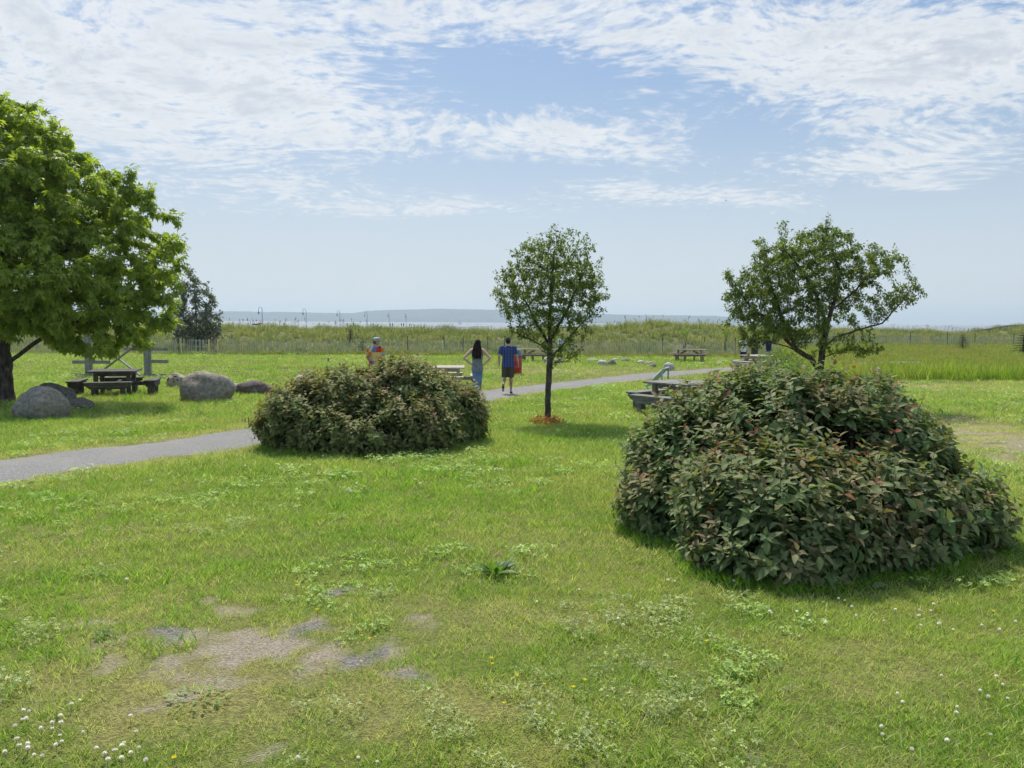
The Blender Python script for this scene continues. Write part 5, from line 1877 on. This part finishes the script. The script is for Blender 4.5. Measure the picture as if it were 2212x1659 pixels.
MAT['clover_w'] = petal_mat('clover_white', (.72, .62, .50), (.92, .90, .82))
MAT['yellow'] = petal_mat('yellow_petal', (.92, .74, .02), (.95, .80, .03))
MAT['stem'] = plain_mat('green_stem', (.12, .2, .04), .8, .2)
rr_ = random.Random(3)
hm = MB()
for k in range(44):                       # thin florets standing out all round
    a = k * 2.4; zf = 1 - 1.7 * (k + .5) / 44
    d = Vector((math.cos(a) * math.sqrt(max(0, 1 - zf * zf)), math.sin(a) * math.sqrt(max(0, 1 - zf * zf)), zf)).normalized()
    sd_ = d.orthogonal().normalized(); c0 = Vector((0, 0, .048)); n0 = len(hm.v)
    hm.v += [tuple(c0 + d * .003), tuple(c0 + d * .008 + sd_ * .0032), tuple(c0 + d * .0125), tuple(c0 + d * .008 - sd_ * .0032)]
    hm.f.append((n0, n0 + 1, n0 + 2, n0 + 3))
head = hm.mesh('head'); head.materials.append(MAT['clover_w'])
cst = MB().loft([(0, 0, -.005), (.003, 0, .02), (0, 0, .046)], .0011, 4).mesh('stem'); cst.materials.append(MAT['stem'])
bm_ = MB()
for k in range(5):
    a = k * 1.2566
    c = Vector((math.cos(a), math.sin(a), 0)); s_ = Vector((-math.sin(a), math.cos(a), 0)); zz_ = Vector((0, 0, .055))
    n0 = len(bm_.v)
    bm_.v += [tuple(zz_), tuple(zz_ + c * .007 + s_ * .005 + Vector((0, 0, .003))), tuple(zz_ + c * .012 + Vector((0, 0, .006))), tuple(zz_ + c * .007 - s_ * .005 + Vector((0, 0, .003)))]
    bm_.f.append((n0, n0 + 1, n0 + 2, n0 + 3))
but = bm_.mesh('petals'); but.materials.append(MAT['yellow'])
CL = [(67, 857), (105, 790), (99, 823), (116, 830), (128, 788), (180, 867), (228, 842), (229, 864), (267, 848), (264, 816), (262, 893), (312, 761), (363, 877), (23, 972), (75, 920), (85, 950), (123, 942), (122, 963), (150, 980), (184, 985), (245, 940), (270, 924), (421, 954), (458, 981), (472, 1013), (503, 972), (531, 1008), (541, 927), (533, 953), (571, 978), (593, 878), (570, 814), (607, 946), (553, 210), (636, 1013), (349, 740), (1299, 1003), (1561, 992), (1643, 1010), (69, 127)]
CR = [(968, 214), (686, 210), (715, 207), (1351, 297), (1416, 285), (1443, 291), (1115, 327), (1120, 348), (1130, 349), (1238, 344), (1283, 352), (1285, 363), (1293, 383), (1361, 392), (1491, 358), (1472, 321), (1611, 378), (1660, 335), (1762, 337), (1764, 354), (1757, 361), (1812, 338), (1824, 313), (1850, 385), (1845, 402), (1769, 403), (1908, 420), (2030, 401), (2105, 423), (2174, 385), (1857, 617), (2092, 629), (2119, 659), (2023, 685), (2057, 713), (2141, 718), (1667, 700), (1690, 738), (1924, 756), (1920, 788), (1599, 845), (1604, 874), (2067, 877), (1880, 912), (1730, 941), (472, 376), (610, 325), (567, 303), (305, 245), (494, 400), (123, 300)]
YW = [(1, 217, 245), (1, 280, 690), (1, 848, 487), (1, 329, 658), (1, 156, 664), (1, 38, 636), (1, 2080, 347), (0, 1382, 356), (0, 1423, 583), (0, 1577, 460), (0, 1635, 462), (0, 1610, 480), (0, 2140, 570), (0, 2145, 590), (0, 1292, 241), (0, 1574, 575), (0, 2194, 765), (0, 760, 1018)]
K_ = IW / 4032
def flower(nm, u, v, head_me, part, label, cat, group, sc):
    g = hit(u, v + 9)
    root = empty(nm, (g.x, g.y, tz(g.x, g.y)), rr_.uniform(0, 6.28))
    s = sc * rr_.uniform(.8, 1.2)
    root.scale = (s, s, s)
    tag(root, label, cat, group)
    for pn, me_ in ((part, head_me), ('stem', cst)):
        o = bpy.data.objects.new(pn, me_); COL.objects.link(o); o.parent = root
    return root
for (cx, cy) in CL:
    u, v = cx * .904 * K_, (2100 + cy * .904) * K_
    lab = 'white clover flower in the thick cluster at the bottom left corner' if (cx < 660 and cy > 700) else ('white clover flower standing alone in the mid lawn' if cy < 300 else 'white clover flower at the bottom edge below the bare patch')
    flower('clover_flower', u, v, head, 'head', lab, 'flower', 'white clover flowers in the lawn', .8)
for (cx, cy) in CR:
    u, v = (2000 + cx * .9186) * K_, (2100 + cy * .9186) * K_
    lab = 'white clover flower on the lawn in front of the large shrub' if cy < 500 else 'white clover flower in the bottom right part of the lawn'
    flower('clover_flower', u, v, head, 'head', lab, 'flower', 'white clover flowers in the lawn', .8)
for (k, cx, cy) in YW:
    u, v = ((2000 + cx * .9186) * K_, (2100 + cy * .9186) * K_) if k else (cx * .904 * K_, (2100 + cy * .904) * K_)
    flower('buttercup', u, v, but, 'petals', 'largest yellow buttercup, at the upper edge of the bare gravel patch' if (cx, cy) == (1382, 356) else ('small yellow buttercup near the bare gravel patch' if not k and cx < 2000 else 'small yellow buttercup in the lawn in front of the large shrub'), 'flower', 'yellow buttercups in the lawn', 1.15 if (cx, cy) == (1382, 356) else .85)
# pale flower specks far out on the lawn
xs, ys = wedge(8, 52, 1.6)
kp = (vnoise(xs, ys, 3.0, 151, 2) > .5) & (path_dist(xs, ys) > .3) & ~in_bush(xs, ys) & (meadow_mask(xs, ys) < .3)
xs, ys = xs[kp], ys[kp]
fm = MB().ball((0, 0, .05), (.014, .014, .011), 6, 4).mesh('speck'); 
fl_v = variants('speck', [(fm, MAT['clover_w'])])
scatter('clover_specks', np.stack([xs, ys, terrain(xs, ys)], 1), RNG.uniform(0, 6, len(xs)), RNG.uniform(.5, 1.1, len(xs)) * (1 + ys / 60), np.zeros(len(xs), int), fl_v, 'tiny white clover heads dotted over the far lawn', 'flowers')

# ---- loose pebbles and straw on the worn patches
xs, ys = wedge(2.4, 8, 900)
bare, grav, dry, pd = ground_masks(xs, ys)
kp = bare > RNG.uniform(.35, 1.0, len(xs))
xs, ys, gv = xs[kp], ys[kp], grav[kp]
def pebble(seed):
    bm = bmesh.new(); bmesh.ops.create_icosphere(bm, subdivisions=1, radius=.008)
    for w in bm.verts: w.co *= 1 + .35 * mnoise.noise(w.co * 90 + Vector((seed, 0, 0))); w.co.z *= .6
    me = bpy.data.meshes.new('pebble'); bm.to_mesh(me); bm.free(); return me
PB = [plain_mat('pebble_a', (.24, .235, .23), .9), plain_mat('pebble_b', (.33, .31, .28), .9), plain_mat('pebble_c', (.17, .16, .15), .9)]
pv_c = variants('pebble', [(pebble(i), PB[i % 3]) for i in range(6)])
scatter('pebbles', np.stack([xs, ys, terrain(xs, ys)], 1), RNG.uniform(0, 6, len(xs)), RNG.uniform(.35, 1.1, len(xs)) * (.6 + .5 * gv), RNG.integers(0, 6, len(xs)), pv_c, 'grey pebbles lying loose on the worn bare patches', 'gravel')

# ================================================================== PEOPLE
def remesh(mb, voxel, smooth=4):
    """fuse overlapping lofts into one continuous skin"""
    me = mb.mesh('tmp')
    o = bpy.data.objects.new('tmp', me)
    COL.objects.link(o)
    md = o.modifiers.new('r', 'REMESH'); md.mode = 'VOXEL'; md.voxel_size = voxel; md.use_smooth_shade = True
    ms = o.modifiers.new('s', 'SMOOTH'); ms.factor = .5; ms.iterations = smooth
    dg = bpy.context.evaluated_depsgraph_get()
    ev = o.evaluated_get(dg)
    out_ = bpy.data.meshes.new_from_object(ev)
    bpy.data.objects.remove(o); bpy.data.meshes.remove(me)
    return out_


def skin_mat(name, c, tattoo=False):
    m, t, out = new_mat(name)
    n = t.noise(obc(t), 8.0, 3.0)
    cc = t.mix(t.ss(n, .3, .7), tuple(q * .9 for q in c), tuple(min(q * 1.08, 1) for q in c))
    if tattoo:
        z = t.n('ShaderNodeSeparateXYZ', i_0=obc(t)).outputs[2]
        k = t.m('MULTIPLY', t.ss(t.noise(obc(t), 17.0, 4.0, .6), .47, .53), t.m('MULTIPLY', t.ss(z, .10, .16), t.ss(z, .50, .46)))
        cc = t.mix(t.m('MULTIPLY', k, .75), cc, (.08, .07, .08))
    pbr(t, out, cc, .55, .35)
    return m


def cloth(name, c, var=.2, scale=18.0):
    return plain_mat(name, c, .85, .15, var=var, scale=scale)


def plaid_mat():
    m, t, out = new_mat('plaid_shirt')
    s = t.n('ShaderNodeSeparateXYZ', i_0=obc(t))
    def stripe(v, f, lo, hi): return t.ss(t.m('SINE', t.m('MULTIPLY', v, f)), lo, hi)
    a = stripe(s.outputs[0], 70.0, .1, .6); b = stripe(s.outputs[2], 70.0, .1, .6)
    c = t.mix(t.m('MULTIPLY', a, .75), (.04, .062, .20), (.09, .135, .31))
    c = t.mix(t.m('MULTIPLY', b, .45), c, (.03, .045, .15))
    pbr(t, out, c, .85, .15)
    return m


def patch_mat():
    m, t, out = new_mat('patchwork_shirt')
    p = t.vm('MULTIPLY', obc(t), (7.5, 3.0, 8.0))
    fl = t.vm('FLOOR', t.vm('ADD', p, (.35, .5, .2)))
    wn = t.n('ShaderNodeTexWhiteNoise', noise_dimensions='3D', i_Vector=fl)
    cr = t.n('ShaderNodeValToRGB')
    cr.color_ramp.interpolation = 'CONSTANT'
    cols = [(.68, .29, .04), (.62, .045, .03), (.14, .21, .40), (.70, .50, .20), (.56, .05, .035), (.025, .045, .16), (.60, .20, .03), (.30, .36, .46)]
    e = cr.color_ramp.elements
    while len(e) < len(cols): e.new(0.5)
    for i, c in enumerate(cols):
        e[i].position = i / len(cols); e[i].color = (*c, 1)
    t.put(cr.inputs[0], wn.outputs['Value'])
    pbr(t, out, cr.outputs[0], .85, .15)
    return m


def person(loc, rz, H, pose, clothes, label, skin=(.52, .32, .23), hair=None, voxel=.011, build=1.0, tattoo=False, group='people in the park', detail=True):
    """pose: joints in metres for a 1.78 m figure facing +y; clothes: list of (name, kind, material)"""
    root = empty('person', loc, rz)
    k = H / 1.78
    root.scale = (k, k, k)
    tag(root, label, 'person', group)
    J = {'hipL': (-.09, 0, .92), 'hipR': (.09, 0, .92), 'kneeL': (-.10, .02, .50), 'kneeR': (.10, .02, .50), 'ankL': (-.11, -.02, .09), 'ankR': (.11, -.02, .09),
         'toeL': (-.13, .15, .03), 'toeR': (.13, .15, .03), 'shL': (-.19, 0, 1.46), 'shR': (.19, 0, 1.46), 'elL': (-.27, -.02, 1.17), 'elR': (.27, -.02, 1.17),
         'wrL': (-.28, .05, .92), 'wrR': (.28, .05, .92), 'head': (0, .02, 1.665), 'turn': 0.0}
    J.update(pose)
    b = build
    V3 = Vector
    bd = MB()
    # trunk
    tor = [(0, 0, .86), (0, 0, .93), (0, 0, 1.02), (0, 0, 1.12), (0, .0, 1.25), (0, 0, 1.38), (0, -.01, 1.46), (0, -.005, 1.51)]
    trr = [(.14 * b, .10 * b), (.165 * b, .115 * b), (.155 * b, .105 * b), (.14 * b, .10 * b), (.165 * b, .115 * b), (.18 * b, .115 * b), (.145 * b, .085 * b), (.07, .065)]
    bd.loft(tor, trr, 16)
    hd_ = V3(J['head'])
    bd.loft([(0, -.005, 1.47), (0, .0, 1.53), hd_ - V3((0, 0, .08))], [.062, .056, .055], 12)
    rot = (0, 0, J['turn'])
    Mh = Euler(rot).to_matrix()
    bd.ball(hd_, (.075, .095, .115), 16, 12, rot)
    bd.ball(hd_ + Mh @ V3((0, .03, -.055)), (.055, .065, .06), 12, 8, rot)
    if detail:
        bd.loft([hd_ + Mh @ V3((0, .085, .015)), hd_ + Mh @ V3((0, .115, -.022)), hd_ + Mh @ V3((0, .09, -.032))], [.009, .016, .010], 8)
        for s in (-1, 1):
            bd.ball(hd_ + Mh @ V3((s * .077, -.005, -.01)), (.012, .024, .033), 8, 6, rot)
        bd.loft([hd_ + Mh @ V3((-.025, .088, -.062)), hd_ + Mh @ V3((0, .094, -.062)), hd_ + Mh @ V3((.025, .088, -.062))], [.004, .008, .004], 6)
    for s, L in ((-1, 'L'), (1, 'R')):
        h, kn, an, to = [V3(J[q + L]) for q in ('hip', 'knee', 'ank', 'toe')]
        calf = kn.lerp(an, .3) + V3((0, -.012, 0))
        bd.loft([h + V3((0, 0, .03)), h.lerp(kn, .35), kn + (h - kn) * .08, kn - (kn - an) * .08, calf, kn.lerp(an, .75), an], [.092 * b, .082 * b, .058, .054, .058, .040, .036], 12)
        hl = an + (an - to).normalized() * .05 + V3((0, 0, -.05 if to.z < .2 else 0))
        bd.loft([an + V3((0, 0, -.01)), hl.lerp(an, .3), an.lerp(to, .5) + V3((0, 0, -.015)), to], [(.036, .04), (.038, .045), (.042, .032), (.034, .018)], 10)
        sh, el, wr = [V3(J[q + L]) for q in ('sh', 'el', 'wr')]
        bd.loft([sh + V3((-s * .05, 0, .0)), sh, sh.lerp(el, .5), el, el.lerp(wr, .3), wr], [.06, .062, .05, .041, .043, .029], 12)
        # hand with five fingers
        fd = J.get('hand' + L)
        fd = V3(fd).normalized() if fd else (wr - el).normalized()
        sdv = V3((0, 1, 0)); sdv = (sdv - fd * sdv.dot(fd)).normalized()
        pn = fd.cross(sdv)
        palm = wr + fd * .085
        bd.loft([wr, wr + fd * .045, palm], [(.026, .022), (.042, .02), (.040, .016)], 10, ref=tuple(sdv))
        if detail:
            for q, (oo, ll) in enumerate(((-.030, .062), (-.010, .076), (.010, .082), (.030, .074))):
                st = palm + sdv * oo - fd * .01
                cu = pn * (-s * .022)
                bd.loft([st, st + fd * ll * .55 + cu * .3, st + fd * ll * .95 + cu * 1.3], [.0095, .009, .007], 6)
            th = wr + fd * .03 + sdv * .034
            bd.loft([th, th + fd * .035 + sdv * .022, th + fd * .07 + sdv * .02], [.012, .0105, .008], 6)
    add('body', remesh(bd, voxel), skin_mat('skin', skin, tattoo), root)
    for (nm, kind, mt) in clothes:
        c = MB()
        if kind in ('tee', 'tank', 'long'):
            g = 1.0 if kind != 'tank' else .94
            lowz = .84
            c.loft([(0, -.0, lowz), (0, 0, .93), (0, 0, 1.03), (0, 0, 1.13), (0, 0, 1.26), (0, 0, 1.39), (0, -.008, 1.465), (0, -.006, 1.515)],
                   [(.195 * b, .14 * b), (.19 * b, .14 * b), (.178 * b, .13 * b), (.168 * b, .125 * b), (.188 * b, .135 * b), (.20 * b * g, .132 * b), (.165 * b * g, .10 * b), (.075, .07)], 18)
            for s, L in ((-1, 'L'), (1, 'R')):
                sh, el, wr = [V3(J[q + L]) for q in ('sh', 'el', 'wr')]
                if kind == 'tank':
                    continue
                if kind == 'tee':
                    c.loft([sh + V3((-s * .06, 0, .0)), sh, sh.lerp(el, .45), sh.lerp(el, .74)], [.078, .078, .074, .078], 14)
                else:
                    c.loft([sh + V3((-s * .06, 0, .0)), sh, sh.lerp(el, .5), el, el.lerp(wr, .5), wr], [.078, .078, .068, .06, .055, .045], 14)
        elif kind in ('shorts', 'trousers'):
            c.loft([(0, 0, .80), (0, 0, .86), (0, 0, .94), (0, 0, 1.0)], [(.13 * b, .11), (.175 * b, .128 * b), (.18 * b, .13 * b), (.172 * b, .122 * b)], 16)
            for s, L in ((-1, 'L'), (1, 'R')):
                h, kn, an = [V3(J[q + L]) for q in ('hip', 'knee', 'ank')]
                if kind == 'shorts':
                    c.loft([h + V3((0, 0, .02)), h.lerp(kn, .4), h.lerp(kn, .96)], [.108 * b, .102 * b, .092 * b], 14)
                else:
                    c.loft([h + V3((0, 0, .02)), h.lerp(kn, .45), kn, kn.lerp(an, .35), kn.lerp(an, .7), an + V3((0, 0, -.03))], [.105 * b, .093 * b, .074, .076, .072, .070], 14)
        elif kind == 'shoes':
            for s, L in ((-1, 'L'), (1, 'R')):
                an, to = V3(J['ank' + L]), V3(J['toe' + L])
                dn = V3((0, 0, -1)) if to.z < .2 else V3((0, -1, -.1)).normalized()
                ax = (to - an); ax = (ax - dn * ax.dot(dn)).normalized()
                heel = an + dn * .062 - ax * .07
                c.loft([heel, heel + ax * .06, heel + ax * .16, heel + ax * .26, heel + ax * .285], [(.03, .02), (.042, .028), (.048, .026), (.046, .022), (.03, .014)], 12, ref=(1, 0, 0))
        elif kind == 'sneakers':
            for s, L in ((-1, 'L'), (1, 'R')):
                an, to = V3(J['ank' + L]), V3(J['toe' + L])
                c.loft([an + V3((0, -.075, -.045)), an + V3((0, -.02, -.035)), an.lerp(to, .6) + V3((0, 0, -.005)), to + V3((0, .02, 0))], [(.035, .04), (.045, .06), (.048, .036), (.03, .02)], 12)
        me_ = remesh(c, max(voxel, .011), 3)
        add(nm, me_, mt, root)
    if hair:
        for (nm, mbh, mt) in hair(hd_, Mh):
            add(nm, remesh(mbh, max(voxel * .8, .008), 2), mt, root)
    return root


def cap_hair(cap, hairc, brim=True, flat=False):
    def f(h, M):
        v = lambda *a: h + M @ Vector(a)
        out_ = []
        rot = tuple(M.to_euler())
        hb = MB().ball(v(0, -.012, .0), (.081, .093, .095), 14, 10, rot).ball(v(0, -.035, -.045), (.066, .06, .05), 12, 8, rot)
        out_.append(('hair', hb, hairc))
        c = MB()
        if flat:
            c.loft([v(0, 0, .012), v(0, .0, .035), v(0, .012, .075), v(0, .012, .105), v(0, .01, .125)], [(.088, .103), (.102, .12), (.108, .125), (.085, .10), (.03, .04)], 18, ref=tuple(M @ Vector((1, 0, 0))))
            c.ball(v(0, .115, .03), (.065, .055, .014), 12, 6, rot)
        else:
            c.loft([v(0, 0, .02), v(0, 0, .05), v(0, -.002, .09), v(0, -.004, .12), v(0, -.004, .135)], [(.086, .102), (.088, .104), (.078, .09), (.05, .06), (.015, .02)], 18, ref=tuple(M @ Vector((1, 0, 0))))
            c.ball(v(0, .125, .028), (.07, .075, .010), 12, 6, rot)
        out_.append(('cap', c, cap))
        return out_
    return f


def long_hair(mt):
    def f(h, M):
        v = lambda *a: h + M @ Vector(a)
        rot = tuple(M.to_euler())
        hb = MB().ball(v(0, -.012, .018), (.092, .105, .108), 14, 10, rot)
        r = random.Random(4)
        hb.loft([v(0, -.06, .03), v(0, -.075, -.06), v(0, -.10, -.16), v(.005, -.115, -.27), v(0, -.12, -.37), v(.01, -.115, -.44)], [(.085, .06), (.115, .07), (.135, .07), (.14, .065), (.115, .055), (.05, .03)], 16)
        for k in range(26):
            a = r.uniform(-1, 1)
            x0 = a * .10
            pts = [v(x0 * .8, -.06, .02)]
            ph = r.uniform(0, 6)
            for j in range(1, 6):
                pts.append(v(x0 * (1 + .09 * j) + .012 * math.sin(ph + j * 1.6), -.075 - .018 * j - .03 * (1 - a * a), .02 - .092 * j * r.uniform(.9, 1.1)))
            hb.loft(pts, [.022, .026, .026, .024, .018, .006], 6)
        return [('hair', hb, mt)]
    return f


def short_hair(mt):
    def f(h, M):
        v = lambda *a: h + M @ Vector(a)
        rot = tuple(M.to_euler())
        return [('hair', MB().ball(v(0, -.014, .028), (.084, .10, .098), 14, 10, rot).ball(v(0, -.04, -.03), (.07, .06, .06), 12, 8, rot), mt)]
    return f


CLO = {'plaid': plaid_mat(), 'patch': patch_mat(), 'khaki': cloth('dark_khaki', (.075, .07, .055)), 'black': cloth('black_rubber', (.015, .015, .017)), 'jeans': cloth('blue_denim', (.13, .22, .38), .25, 9),
       'chambray': cloth('grey_blue_cloth', (.19, .22, .26), .2, 12), 'grey': cloth('grey_wool', (.36, .40, .43)), 'charcoal': cloth('charcoal_cap', (.055, .06, .065)), 'brownhair': cloth('dark_brown_hair', (.022, .014, .012), .4, 30),
       'greyhair': cloth('grey_brown_hair', (.12, .10, .09), .3, 30), 'white': cloth('white_cotton', (.74, .75, .76), .06), 'navy': cloth('navy_cloth', (.018, .024, .06)), 'stone': cloth('stone_cloth', (.48, .48, .47), .1),
       'rust': cloth('rust_cloth', (.42, .13, .05)), 'red': cloth('red_cloth', (.5, .06, .05)), 'teal': cloth('teal_cloth', (.08, .22, .26)), 'blue': cloth('blue_cloth', (.06, .13, .35)), 'sneaker': cloth('dark_sneaker', (.05, .05, .06)),
       'tan': cloth('tan_cloth', (.4, .32, .22))}

# man in plaid shirt walking away, left foot lifted behind
gm = hit(1097, 851)
person((gm.x, gm.y, tz(gm.x, gm.y) + .02), R(2), 1.80,
       {'kneeL': (-.10, .06, .50), 'ankL': (-.155, -.30, .30), 'toeL': (-.16, -.36, .085), 'hipL': (-.085, .01, .92), 'kneeR': (.10, .08, .50), 'ankR': (.10, .06, .09), 'toeR': (.12, .25, .03),
        'elL': (-.285, -.05, 1.18), 'wrL': (-.285, .02, .93), 'elR': (.285, .0, 1.18), 'wrR': (.33, .08, .95), 'head': (0, .03, 1.665)},
       [('shirt', 'tee', CLO['plaid']), ('shorts', 'shorts', CLO['khaki']), ('sandals', 'shoes', CLO['black'])],
       'person in blue plaid shirt and dark shorts walking away along the path', hair=cap_hair(CLO['charcoal'], CLO['brownhair']), tattoo=True, build=1.08)
# woman with hands on hips
gw = hit(1031, 864)
person((gw.x, gw.y, tz(gw.x, gw.y) + .02), R(-4), 1.70,
       {'elL': (-.40, -.10, 1.23), 'wrL': (-.20, .03, 1.05), 'elR': (.40, -.10, 1.23), 'wrR': (.20, .03, 1.05), 'handL': (.5, .6, -.6), 'handR': (-.5, .6, -.6), 'hipL': (-.08, 0, .92), 'hipR': (.08, 0, .92),
        'kneeL': (-.05, .03, .50), 'kneeR': (.06, .0, .50), 'ankL': (-.06, .05, .09), 'ankR': (.02, -.06, .09), 'toeL': (-.08, .24, .03), 'toeR': (.05, .12, .03), 'shL': (-.165, 0, 1.45), 'shR': (.165, 0, 1.45), 'head': (.015, .02, 1.655), 'turn': R(-8)},
       [('jeans', 'trousers', CLO['jeans']), ('top', 'tank', CLO['chambray']), ('shoes', 'sneakers', CLO['sneaker'])],
       'person with long dark wavy hair, hands on hips, in jeans beside the bronze shrub', hair=long_hair(CLO['brownhair']), build=.90, skin=(.60, .40, .31))
# man in patchwork shirt behind the bronze shrub
gp = at(811, 800, 22.6)
person((gp.x, 22.6, tz(gp.x, 22.6)), R(-16), 1.77, {'elL': (-.27, .02, 1.18), 'wrL': (-.20, .18, 1.0), 'elR': (.28, .0, 1.18), 'wrR': (.22, .2, 1.02), 'head': (.02, .025, 1.665), 'turn': R(-48)},
       [('shirt', 'tee', CLO['patch']), ('trousers', 'trousers', CLO['tan']), ('shoes', 'sneakers', CLO['sneaker'])],
       'person in bright patchwork shirt and grey flat cap standing behind the bronze shrub', hair=cap_hair(CLO['grey'], CLO['greyhair'], flat=True), build=1.1, skin=(.50, .27, .19))
# three people near the bleached table
for (u, Y, rz, H, cl, hr, lab, po) in [
    (1606, 44.5, -10, 1.66, [('shirt', 'tee', CLO['white']), ('shorts', 'shorts', CLO['navy']), ('shoes', 'sneakers', CLO['sneaker'])], CLO['brownhair'], 'person in white shirt and navy shorts near the bleached table', {'elR': (.34, .05, 1.24), 'wrR': (.42, .2, 1.05)}),
    (1630, 45.3, 160, 1.80, [('shirt', 'tee', CLO['navy']), ('shorts', 'shorts', CLO['khaki']), ('shoes', 'sneakers', CLO['sneaker'])], CLO['greyhair'], 'person in navy shirt standing between two others behind the bleached table', {}),
    (1660, 44.8, 10, 1.70, [('sweater', 'long', CLO['navy']), ('trousers', 'trousers', CLO['stone']), ('shoes', 'sneakers', CLO['sneaker'])], CLO['brownhair'], 'person in navy sweater and pale trousers with a raised arm', {'elR': (.40, .02, 1.36), 'wrR': (.34, .12, 1.62), 'elL': (-.36, .06, 1.25), 'wrL': (-.22, .22, 1.28)})]:
    q = at(u, 760, Y)
    person((q.x, Y, tz(q.x, Y)), R(rz), H, po, cl, lab, hair=short_hair(hr), voxel=.016, group='people by the bleached picnic table')
# far people on the pier
FARP = [(750, 283, 1.75, 'red', 'navy', 'tiny person in a dark red top walking the pier past the third lamp', 0), (764, 288, 1.62, 'teal', 'navy', 'tiny person in teal beside the red topped walker on the pier', 0),
        (715, 262, .95, 'red', 'tan', 'tiny red clad figure low on the pier before the third lamp', 0), (796, 276, 1.1, 'red', 'navy', 'tiny low figure in red just before the fourth lamp', 0),
        (801, 280, 1.7, 'teal', 'khaki', 'tiny person in teal standing by the fourth pier lamp', 0), (806, 284, 1.75, 'blue', 'khaki', 'tiny person in blue just past the fourth pier lamp', 0),
        (843, 300, 1.7, 'rust', 'navy', 'tiny person in rust by the fifth pier lamp', 0), (848, 303, 1.75, 'navy', 'navy', 'tiny person in black just past the fifth pier lamp', 0),
        (867, 312, 1.7, 'red', 'navy', 'tiny person in red before the sixth pier lamp', 0), (872, 318, 1.75, 'navy', 'navy', 'tiny person in navy right before the sixth pier lamp', 0),
        (885, 322, 1.4, 'khaki', 'navy', 'tiny person in drab clothes just past the sixth pier lamp', 0), (889, 325, 1.5, 'white', 'navy', 'tiny person in white, middle of the group past the last lamp', 0),
        (894, 328, 1.35, 'navy', 'khaki', 'tiny person in dark clothes at the end of the last group', 0), (917, 330, 1.4, 'rust', 'navy', 'tiny lone person at the outermost end of the pier', 0)]
for (u, Y, H, a, b, lab, _) in FARP:
    q = at(u, 700, Y)
    person((q.x, Y, PIER_Z), R((u * 37) % 360), H, {}, [('top', 'tee', CLO[a]), ('trousers', 'trousers', CLO[b])], lab, hair=short_hair(CLO['brownhair']), voxel=.035, group='tiny people on the pier', detail=False)

# ================================================================== HAZE
HZ = MB()
HZ.box((0, 4500, 52), (19400, 10400, 122))
hm_, t, out = new_mat('sea_haze')
pv_ = t.n('ShaderNodeVolumePrincipled')
pv_.inputs['Color'].default_value = (.72, .87, 1.0, 1)
pv_.inputs['Density'].default_value = 2.2e-4
pv_.inputs['Anisotropy'].default_value = 0.25
t.put(out.inputs['Volume'], pv_.outputs[0])
hzo = HZ.build('haze', hm_)
tag(hzo, 'pale bluish sea haze over the far shore', 'haze', kind='stuff')
